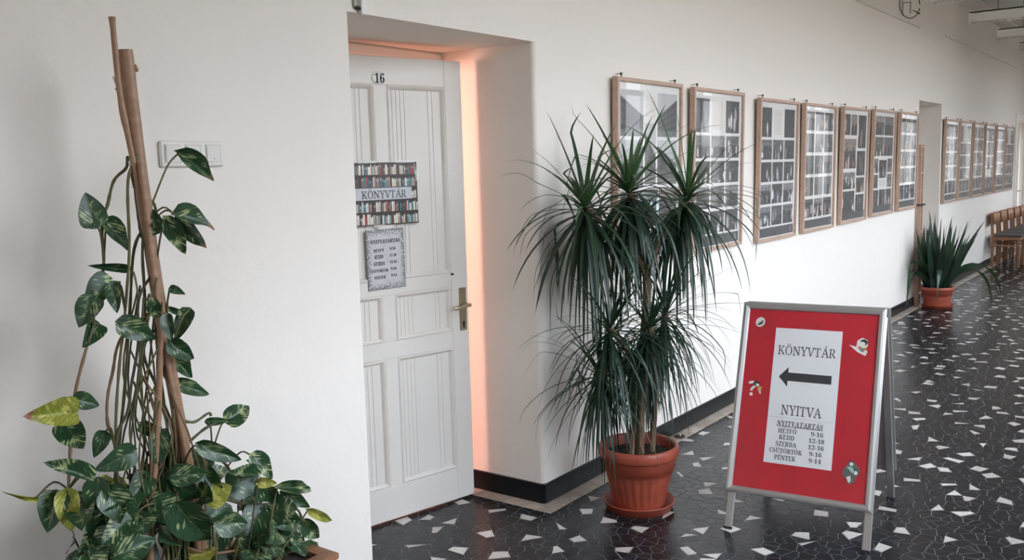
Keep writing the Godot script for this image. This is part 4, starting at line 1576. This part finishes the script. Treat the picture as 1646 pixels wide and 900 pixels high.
	var leaves := [
		[1.496,1.686,0.244,1.627,1.606,0.239,0.056,11],
		[1.230,1.506,0.260,1.219,1.591,0.258,0.072,1],
		[1.278,1.515,0.227,1.335,1.432,0.239,0.058,1],
		[1.428,1.522,0.312,1.533,1.488,0.346,0.066,11],
		[1.406,1.512,0.297,1.473,1.410,0.299,0.049,2],
		[1.462,1.513,0.274,1.540,1.408,0.279,0.054,11],
		[1.321,1.386,0.237,1.228,1.405,0.233,0.024,0],
		[1.273,1.358,0.241,1.175,1.307,0.282,0.067,12],
		[1.248,1.358,0.303,1.228,1.290,0.337,0.038,1],
		[1.196,1.328,0.300,1.145,1.266,0.301,0.068,1],
		[1.225,1.253,0.251,1.172,1.211,0.275,0.051,0],
		[1.257,1.257,0.293,1.343,1.206,0.330,0.060,1],
		[1.340,1.307,0.308,1.364,1.242,0.303,0.036,2],
		[1.416,1.325,0.281,1.444,1.310,0.308,0.025,0],
		[1.411,1.276,0.271,1.472,1.247,0.270,0.018,2],
		[1.479,1.257,0.267,1.431,1.179,0.262,0.048,0],
		[1.367,1.498,0.313,1.340,1.543,0.351,0.024,0],
		[1.411,1.488,0.275,1.371,1.474,0.281,0.022,1],
		[1.384,1.260,0.311,1.375,1.191,0.332,0.033,0],
		[1.113,1.059,0.308,0.981,1.086,0.345,0.070,13],
		[1.135,1.083,0.271,1.196,1.054,0.284,0.046,0],
		[1.101,1.034,0.280,1.135,0.950,0.294,0.072,2],
		[1.226,0.968,0.236,1.189,0.914,0.243,0.042,0],
		[1.123,0.897,0.341,1.020,0.965,0.334,0.041,2],
		[1.077,0.857,0.265,1.032,0.779,0.289,0.071,1],
		[1.091,0.863,0.288,1.081,0.763,0.307,0.058,3],
		[1.008,0.877,0.307,0.935,0.907,0.316,0.013,3],
		[1.231,0.939,0.360,1.138,0.912,0.360,0.063,0],
		[1.315,0.973,0.261,1.380,0.918,0.262,0.043,1],
		[1.356,0.946,0.283,1.338,0.855,0.288,0.057,1],
		[1.251,0.750,0.296,1.147,0.715,0.327,0.075,2],
		[1.232,0.707,0.292,1.273,0.694,0.313,0.026,1],
		[1.347,0.755,0.350,1.441,0.615,0.346,0.102,0],
		[1.441,1.054,0.226,1.556,0.998,0.229,0.045,1],
		[1.394,1.185,0.297,1.452,1.127,0.320,0.050,0],
		[1.422,1.146,0.244,1.495,1.057,0.252,0.051,1],
		[1.594,0.913,0.238,1.677,0.941,0.253,0.065,2],
		[1.539,0.921,0.224,1.598,0.914,0.253,0.025,0],
		[1.426,0.902,0.350,1.534,0.832,0.392,0.050,1],
		[1.606,0.819,0.333,1.654,0.752,0.376,0.057,2],
		[1.685,0.772,0.262,1.634,0.787,0.268,0.024,0],
		[1.602,0.767,0.357,1.486,0.817,0.389,0.036,2],
		[1.468,0.810,0.301,1.491,0.727,0.343,0.059,2],
		[1.631,0.732,0.322,1.672,0.722,0.357,0.033,3],
		[1.650,0.705,0.289,1.735,0.640,0.290,0.059,0],
		[1.712,0.688,0.304,1.871,0.638,0.302,0.041,2],
		[1.734,0.661,0.298,1.816,0.599,0.341,0.042,0],
		[1.833,0.575,0.293,1.951,0.493,0.284,0.031,3],
		[1.830,0.534,0.264,1.902,0.445,0.264,0.055,2],
		[1.618,0.554,0.338,1.745,0.486,0.348,0.058,1],
		[1.793,0.450,0.289,1.889,0.450,0.284,0.050,0],
		[1.459,0.674,0.358,1.553,0.642,0.371,0.072,1],
		[1.360,0.817,0.281,1.419,0.778,0.274,0.047,0],
		[1.233,0.851,0.266,1.254,0.774,0.265,0.036,3],
		[1.149,0.881,0.328,1.132,0.786,0.326,0.065,0],
		[1.700,0.624,0.264,1.766,0.574,0.281,0.049,2],
		[1.723,0.544,0.285,1.771,0.567,0.330,0.046,2],
		[1.592,0.556,0.272,1.634,0.509,0.291,0.040,2],
		[1.726,0.531,0.337,1.773,0.494,0.350,0.034,12],
		[1.880,0.457,0.143,1.815,0.397,0.167,0.089,2],
		[1.491,0.787,0.146,1.500,0.802,0.201,0.062,0],
		[1.674,0.569,0.338,1.612,0.574,0.399,0.077,1],
		[1.127,0.812,0.307,1.070,0.801,0.371,0.082,1],
		[1.650,0.587,0.250,1.723,0.612,0.277,0.094,0],
		[1.895,0.409,0.092,1.970,0.399,0.102,0.066,0],
		[1.495,0.653,0.274,1.576,0.673,0.275,0.091,0],
		[1.144,0.700,0.284,1.211,0.634,0.328,0.072,1],
		[1.745,0.475,0.203,1.816,0.456,0.213,0.090,1],
		[1.551,0.739,0.174,1.644,0.749,0.178,0.063,2],
		[1.426,0.733,0.285,1.345,0.759,0.289,0.064,0],
		[1.518,0.542,0.213,1.536,0.460,0.285,0.067,2],
		[1.310,0.623,0.190,1.365,0.554,0.228,0.077,0],
		[1.267,0.741,0.315,1.240,0.717,0.361,0.085,1],
		[1.481,0.777,0.144,1.490,0.805,0.203,0.084,1],
		[1.453,0.747,0.317,1.416,0.761,0.387,0.081,1],
		[1.364,0.815,0.280,1.430,0.735,0.331,0.088,0],
		[1.236,0.626,0.177,1.173,0.548,0.217,0.093,0],
		[1.248,0.673,0.165,1.320,0.697,0.171,0.088,2],
		[1.730,0.421,0.121,1.648,0.444,0.149,0.094,1],
		[1.161,0.716,0.256,1.208,0.663,0.314,0.074,2],
		[1.469,0.569,0.263,1.431,0.554,0.312,0.091,3],
		[1.324,0.759,0.293,1.412,0.691,0.298,0.084,1],
		[1.449,0.736,0.327,1.520,0.763,0.349,0.092,3],
		[1.591,0.663,0.104,1.664,0.680,0.128,0.065,1],
		[1.203,0.809,0.326,1.159,0.785,0.391,0.069,2],
		[1.533,0.731,0.105,1.594,0.648,0.145,0.070,3],
		[1.693,0.525,0.270,1.772,0.521,0.323,0.084,1],
		[1.606,0.599,0.211,1.501,0.518,0.218,0.091,0],
		[1.251,0.762,0.257,1.186,0.723,0.296,0.091,0],
		[1.167,0.623,0.120,1.214,0.561,0.185,0.077,1],
		[1.550,0.733,0.295,1.638,0.756,0.328,0.090,0],
		[1.770,0.498,0.108,1.733,0.486,0.178,0.081,2],
		[1.169,0.681,0.146,1.134,0.698,0.210,0.072,1],
		[1.613,0.524,0.312,1.581,0.506,0.376,0.095,1],
		[1.315,0.834,0.266,1.238,0.774,0.303,0.062,0],
		[1.608,0.511,0.261,1.660,0.482,0.329,0.090,0],
		[1.612,0.558,0.085,1.539,0.485,0.092,0.091,0],
		[1.658,0.495,0.158,1.752,0.455,0.172,0.086,3],
		[1.685,0.622,0.260,1.593,0.553,0.286,0.091,0],
		[1.729,0.595,0.277,1.782,0.543,0.333,0.069,1],
		[1.498,0.786,0.149,1.572,0.787,0.204,0.095,0],
		[1.265,0.780,0.135,1.341,0.750,0.178,0.072,0],
		[1.452,0.515,0.123,1.532,0.542,0.171,0.080,0],
		[1.625,0.470,0.100,1.609,0.383,0.153,0.066,1],
		[1.277,0.806,0.164,1.189,0.760,0.212,0.066,3],
		[1.176,0.673,0.327,1.280,0.691,0.354,0.083,1],
		[1.769,0.624,0.132,1.681,0.599,0.150,0.086,0],
		[1.784,0.444,0.090,1.790,0.423,0.145,0.082,0],
		[1.304,0.764,0.264,1.258,0.792,0.309,0.061,0],
		[1.195,0.680,0.270,1.284,0.626,0.286,0.074,1],
		[1.208,0.745,0.201,1.267,0.659,0.247,0.086,1],
		[1.425,0.781,0.157,1.318,0.808,0.165,0.066,1],
		[1.505,0.633,0.236,1.438,0.639,0.255,0.061,0],
		[1.241,0.762,0.193,1.288,0.713,0.252,0.079,1],
		[1.844,0.386,0.147,1.754,0.340,0.165,0.067,2],
		[1.366,0.827,0.310,1.436,0.822,0.370,0.062,1],
		[1.758,0.427,0.101,1.676,0.402,0.144,0.062,0],
		[1.462,0.550,0.134,1.432,0.576,0.188,0.070,2],
		[1.389,0.833,0.218,1.484,0.795,0.249,0.075,0],
		[1.695,0.616,0.300,1.726,0.636,0.369,0.095,2],
		[1.156,0.772,0.156,1.230,0.759,0.189,0.082,1],
		[1.416,0.685,0.259,1.475,0.607,0.306,0.071,1],
		[1.321,0.774,0.233,1.410,0.799,0.261,0.087,0],
		[1.508,0.670,0.159,1.407,0.644,0.170,0.082,0],
		[1.200,0.743,0.249,1.114,0.676,0.277,0.084,2],
		[1.608,0.485,0.197,1.574,0.431,0.250,0.067,0],
		[1.456,0.728,0.176,1.511,0.734,0.220,0.089,0],
		[1.162,0.853,0.339,1.210,0.763,0.376,0.079,1],
		[1.191,0.822,0.331,1.115,0.820,0.352,0.063,0],
		[1.753,0.641,0.094,1.650,0.639,0.125,0.094,1],
		[1.308,0.765,0.257,1.313,0.744,0.317,0.093,1],
		[1.406,0.620,0.182,1.427,0.533,0.240,0.064,0],
		[1.364,0.654,0.277,1.322,0.671,0.328,0.092,0],
		[1.121,0.693,0.309,1.095,0.656,0.379,0.091,1]
	]
	for i in 16:
		var lx := rng.randf_range(1.66, 1.83)
		var lz := rng.randf_range(0.12, 0.37)
		leaves.append([lx, rng.randf_range(0.46, 0.54), lz, lx + rng.randf_range(-0.06, 0.05), rng.randf_range(0.45, 0.52), lz + rng.randf_range(0.0, 0.07), rng.randf_range(0.05, 0.08), rng.randi() % 3])
	var eye_side := V(-0.5, 0.25, 0.85)
	for i in leaves.size():
		var e = leaves[i]
		var p0 := V(e[0], e[1], e[2])
		var p1 := V(e[3], e[4], e[5])
		var y := p1 - p0
		var nrm := (eye_side + V(rng.randf_range(-0.5, 0.5), rng.randf_range(-0.3, 0.5), rng.randf_range(-0.3, 0.3))).normalized()
		nrm = (nrm - y.normalized() * nrm.dot(y.normalized())).normalized()
		var x := y.normalized().cross(nrm)
		var o := part("leaf", shapes[rng.randi() % 4], paints[e[7]], root)
		var sx: float = e[6]
		o.transform = Transform3D(Basis(x * sx, y, nrm * y.length()), p0 - at)
		# stalk from the nearest cane down below
		var from := p0
		var best := 9.0
		for vi in vines.size():
			for vp in vines[vi]:
				var dd: float = vp.distance_to(p0 + V(0, -0.06, 0))
				if vp.y < p0.y - 0.01 and dd < best:
					best = dd
					from = vp
		if best > 0.16:
			from = V(lerpf(1.47, 1.36, clampf((p0.y - 0.7) / 0.8, 0, 1)), max(0.44, p0.y - rng.randf_range(0.04, 0.12)), 0.25)
		if p0.y < 0.72:
			from = V(p0.x * 0.75 + 1.42 * 0.25 - 0.01, 0.43, clampf(p0.z, 0.1, 0.34))
		st = stool()
		var mid := (from + p0) * 0.5 + V(0, 0.03, 0.01)
		var path := []
		for q in smooth_path([from, mid, p0, p0 + y * 0.04], 4):
			path.append(q - at)
		rad = []
		for q in path.size():
			rad.append(0.0026)
		tube(st, path, rad, 6)
		part("stalk", st, vine_mats[[0, 2, 3][i % 3]], root)

# ---------------------------------------------------------------- small things
func build_switch() -> void:
	var s := thing("light_switch", "white plastic triple light switch plate on the wall above the pothos", "light switch", V(1.59, 1.653, 0.0))
	var st := stool()
	box(st, V(0.111, 0.039, 0.006), V(0.222, 0.08, 0.012), 0.005)
	part("plate", st, M.plastic, s)
	for k in 3:
		st = stool()
		mitre_frame(st, 0.0115 + k * 0.071, 0.0095, 0.057, 0.059, [[0.0, 0.0115], [0.0015, 0.0135], [0.003, 0.0115]])
		part("ring", st, M.plastic, s)
		st = stool()
		box(st, V(0.04 + k * 0.071, 0.039, 0.0135), V(0.05, 0.052, 0.006), 0.003, Basis(Vector3.RIGHT, 0.06))
		var r := part("rocker", st, M.plastic, s)
		st = stool()
		box(st, V(0.04 + k * 0.071, 0.024, 0.0178), V(0.003, 0.003, 0.001))
		part("mark", st, M.nail, r)

func build_sword_plant() -> void:
	var at := V(10.66, 0, 0.262)
	var root := thing("potted_sword_plant", "leafy sword plant with broad pointed leaves in a small terracotta pot", "plant", at)
	clay_pot(root, 0.172, 0.235, 0.13, 0.165, false)
	for i in 40:
		var st := stool()
		var az := i * 2.39996
		var out := rng.randf_range(0.05, 0.55)
		var dir := V(cos(az) * out, 1.0, sin(az) * out * 1.1 + 0.04)
		var r := 0.11 * sqrt((i + 0.5) / 40.0)
		strap(st, V(cos(az) * r, 0.18, sin(az) * r), dir, rng.randf_range(0.5, 0.9), rng.randf_range(0.06, 0.09), rng.randf_range(0.0, 0.35), 9, 0.3, 0.095 - at.z, 1, rng.randf_range(-1.4, 1.4))
		part("leaf", st, M.strap[[0, 0, 3, 1][i % 4]], root)
	# long ones that bend over the rim
	for e in [[V(-0.02, 0.2, 0.02), V(-0.5, 1.0, -0.25), 0.95, 4.0], [V(0.03, 0.2, 0.06), V(0.15, 1.0, 0.5), 0.9, 5.2], [V(0.05, 0.2, 0.05), V(0.05, 0.9, 0.45), 0.85, 6.5], [V(-0.06, 0.2, 0.06), V(-0.45, 0.9, 0.05), 0.85, 5.2], [V(-0.08, 0.2, 0.0), V(-0.5, 1.0, -0.6), 0.9, 4.5]]:
		var st := stool()
		strap(st, e[0], e[1], e[2], 0.062, e[3], 14, 0.25, 0.095 - at.z, 1, 1.1)
		part("leaf", st, M.strap[1], root)

	# little metal cap on the border tiles
	var cap := thing("metal_cap", "small dark round metal cap lying on the border tiles beside the dracaena pot", "cap", V(4.878, 0.0005, 0.063))
	var st := stool()
	lathe(st, Vector3.ZERO, [Vector2(0, 0.001), Vector2(0.03, 0.001), Vector2(0.033, 0.003), Vector2(0.03, 0.008), Vector2(0.022, 0.011), Vector2(0.02, 0.008), Vector2(0, 0.007)], 28)
	part("cap", st, M.nail, cap)
	st = stool()
	lathe(st, Vector3.ZERO, [Vector2(0.007, 0.006), Vector2(0.007, 0.016), Vector2(0.004, 0.018), Vector2(0, 0.018)], 14)
	part("knob", st, M.alu, cap)

func build_chairs() -> void:
	var c := thing("wooden_chair", "wooden chair with grey seat, at the end of the row beside the sword plant", "chair", V(14.95, 0, 0.03), "row of wooden chairs along the wall")
	var w := 0.46
	for x in [0.0, w - 0.035]:
		var st := stool()
		span(st, V(x, 0, 0.385), V(x + 0.035, 0.44, 0.42), 0.004)
		part("leg", st, M.chair_wood, c)
		st = stool()
		var pf := [Vector2(0.045, 0.0), Vector2(0.08, 0.0), Vector2(0.085, 0.4), Vector2(0.05, 0.79), Vector2(0.025, 0.79), Vector2(0.045, 0.4)]
		outline(st, pf, 0.0, 0.03)
		var l := part("leg", st, M.chair_wood, c)
		l.transform = Transform3D(Basis(Vector3.BACK, Vector3.UP, Vector3.LEFT), V(x + 0.033, 0, 0))
		for y in [0.395, 0.3]:
			st = stool()
			span(st, V(x + 0.006, y, 0.08), V(x + 0.028, y + (0.045 if y > 0.35 else 0.025), 0.39), 0.003)
			part("side_rail", st, M.chair_wood, c)
	var st := stool()
	span(st, V(0.035, 0.395, 0.392), V(w - 0.035, 0.435, 0.414), 0.003)
	part("front_rail", st, M.chair_wood, c)
	st = stool()
	box(st, V(w / 2, 0.455, 0.24), V(w - 0.01, 0.045, 0.4), 0.016)
	part("seat", st, mat(rgb(92, 84, 80), 0.9), c)
	st = stool()
	st.set_smooth_group(0)
	var prev := []
	for i in 13:
		var t := i / 12.0
		var x := lerpf(-0.01, w + 0.01, t)
		var z := 0.05 + 0.028 * (1.0 - 4.0 * (t - 0.5) * (t - 0.5)) * -1.0 + 0.03
		var y0 := 0.615 + 0.02 * pow(abs(2 * t - 1), 4.0)
		var y1 := 0.795 - 0.025 * pow(abs(2 * t - 1), 4.0)
		var ring := [V(x, y0, z + 0.008), V(x, y1, z - 0.006), V(x, y1, z - 0.022), V(x, y0, z - 0.008)]
		if i > 0:
			var outs := [Vector3.BACK, Vector3.UP, Vector3.FORWARD, Vector3.DOWN]
			for k in 4:
				quad(st, prev[k], prev[(k + 1) % 4], ring[(k + 1) % 4], ring[k], outs[k])
		if i in [0, 12]:
			quad(st, ring[0], ring[1], ring[2], ring[3], Vector3.LEFT if i == 0 else Vector3.RIGHT)
		prev = ring
	part("backrest", st, M.chair_wood, c)
	var ord := ["second", "third", "fourth", "fifth", "sixth"]
	for i in 5:
		var k := c.duplicate()
		k.name = numbered("wooden_chair")
		add_child(k)
		k.position = V(14.95 + 0.52 * (i + 1), 0, 0.03 + 0.015 * (i + 1))
		k.set_meta("label", "%s wooden chair with grey seat in the row, counted from the sword plant" % ord[i])

func build_overhead() -> void:
	var n := 0
	var ord := ["first", "second", "third", "fourth", "fifth"]
	for x in [9.14, 10.82, 12.5, 14.2, 15.9]:
		var l := thing("ceiling_luminaire", "%s white louvred strip light hung across the corridor, counting from the cable loop" % ord[n], "ceiling light", V(x, 3.0, 0.465), "louvred strip lights across the corridor")
		n += 1
		var st := stool()
		span(st, V(-0.005, 0.012, 0.0), V(0.005, 0.115, 1.56))
		span(st, V(0.165, 0.012, 0.0), V(0.175, 0.115, 1.56))
		span(st, V(-0.005, 0.1, 0.0), V(0.175, 0.118, 1.56), 0.002)
		span(st, V(-0.006, 0.0, -0.01), V(0.176, 0.118, 0.0), 0.002)
		span(st, V(-0.006, 0.0, 1.56), V(0.176, 0.118, 1.57), 0.002)
		part("housing", st, M.plastic, l)
		for k in 26:
			st = stool()
			box(st, V(0.085, 0.018, 0.04 + k * 0.06), V(0.16, 0.034, 0.003))
			part("louvre", st, M.plastic, l)
		st = stool()
		span(st, V(0.08, 0.0, 0.0), V(0.09, 0.036, 1.56))
		part("spine", st, M.plastic, l)
		for zz in [0.25, 1.3]:
			st = stool()
			tube(st, [V(0.085, 0.118, zz), V(0.085, 0.53, zz)], [0.003, 0.003], 6)
			part("hanger", st, M.nail, l)
		st = stool()
		tube(st, smooth_path([V(0.085, 0.118, 0.7), V(0.1, 0.2, 0.72), V(0.07, 0.3, 0.7), V(0.085, 0.53, 0.7)], 5), [0.004, 0.004, 0.004, 0.004, 0.004, 0.004, 0.004, 0.004, 0.004, 0.004, 0.004, 0.004, 0.004, 0.004, 0.004, 0.004], 6)
		part("cable", st, M.nail, l)
	# cable ducts high on the wall
	for e in [[7.2, 10.66, 3.0, "thin white cable duct high on the wall, ending below the cable loop"], [11.93, 17.2, 3.033, "thin white cable duct high on the wall above the far photo boards"]]:
		var d := thing("wall_duct", e[3], "cable duct", V(e[0], e[2], 0))
		var st := stool()
		span(st, V(0, -0.011, 0), V(e[1] - e[0], 0.011, 0.016), 0.002)
		part("duct", st, M.plastic, d)
		st = stool()
		span(st, V(e[1] - e[0], -0.012, 0), V(e[1] - e[0] + 0.012, 0.012, 0.017), 0.002)
		part("end_cap", st, M.plastic, d)
	# spare cable hung up in a loop on a small bracket
	var c := thing("cable_loop", "dark loop of spare cable hung on a small bracket high on the wall", "cable", V(9.95, 3.1125, 0.08))
	var st := stool()
	var ring := []
	var rad := []
	for k in 31:
		var a := -0.2 - TAU * 0.95 * k / 30.0
		ring.append(V(0.14 * cos(a), 0.13 * sin(a) + 0.02, 0.062 * cos(a)))
		rad.append(0.0055)
	tube(st, ring, rad, 8)
	part("loop", st, mat(rgb(104, 100, 96), 0.5), c)
	st = stool()
	span(st, V(0.02, -0.07, -0.08), V(0.05, 0.07, -0.068), 0.003)
	tube(st, [V(0.035, 0.05, -0.07), V(0.03, 0.05, 0.0)], [0.006, 0.006], 8)
	box(st, V(0.03, 0.0, 0.0), V(0.014, 0.12, 0.014), 0.002)
	part("bracket", st, mat(rgb(176, 172, 166), 0.5), c)
	st = stool()
	tube(st, [V(0.05, -0.03, 0.02), V(0.14, -0.06, 0.065)], [0.004, 0.007], 8)
	part("plug", st, M.nail, c)
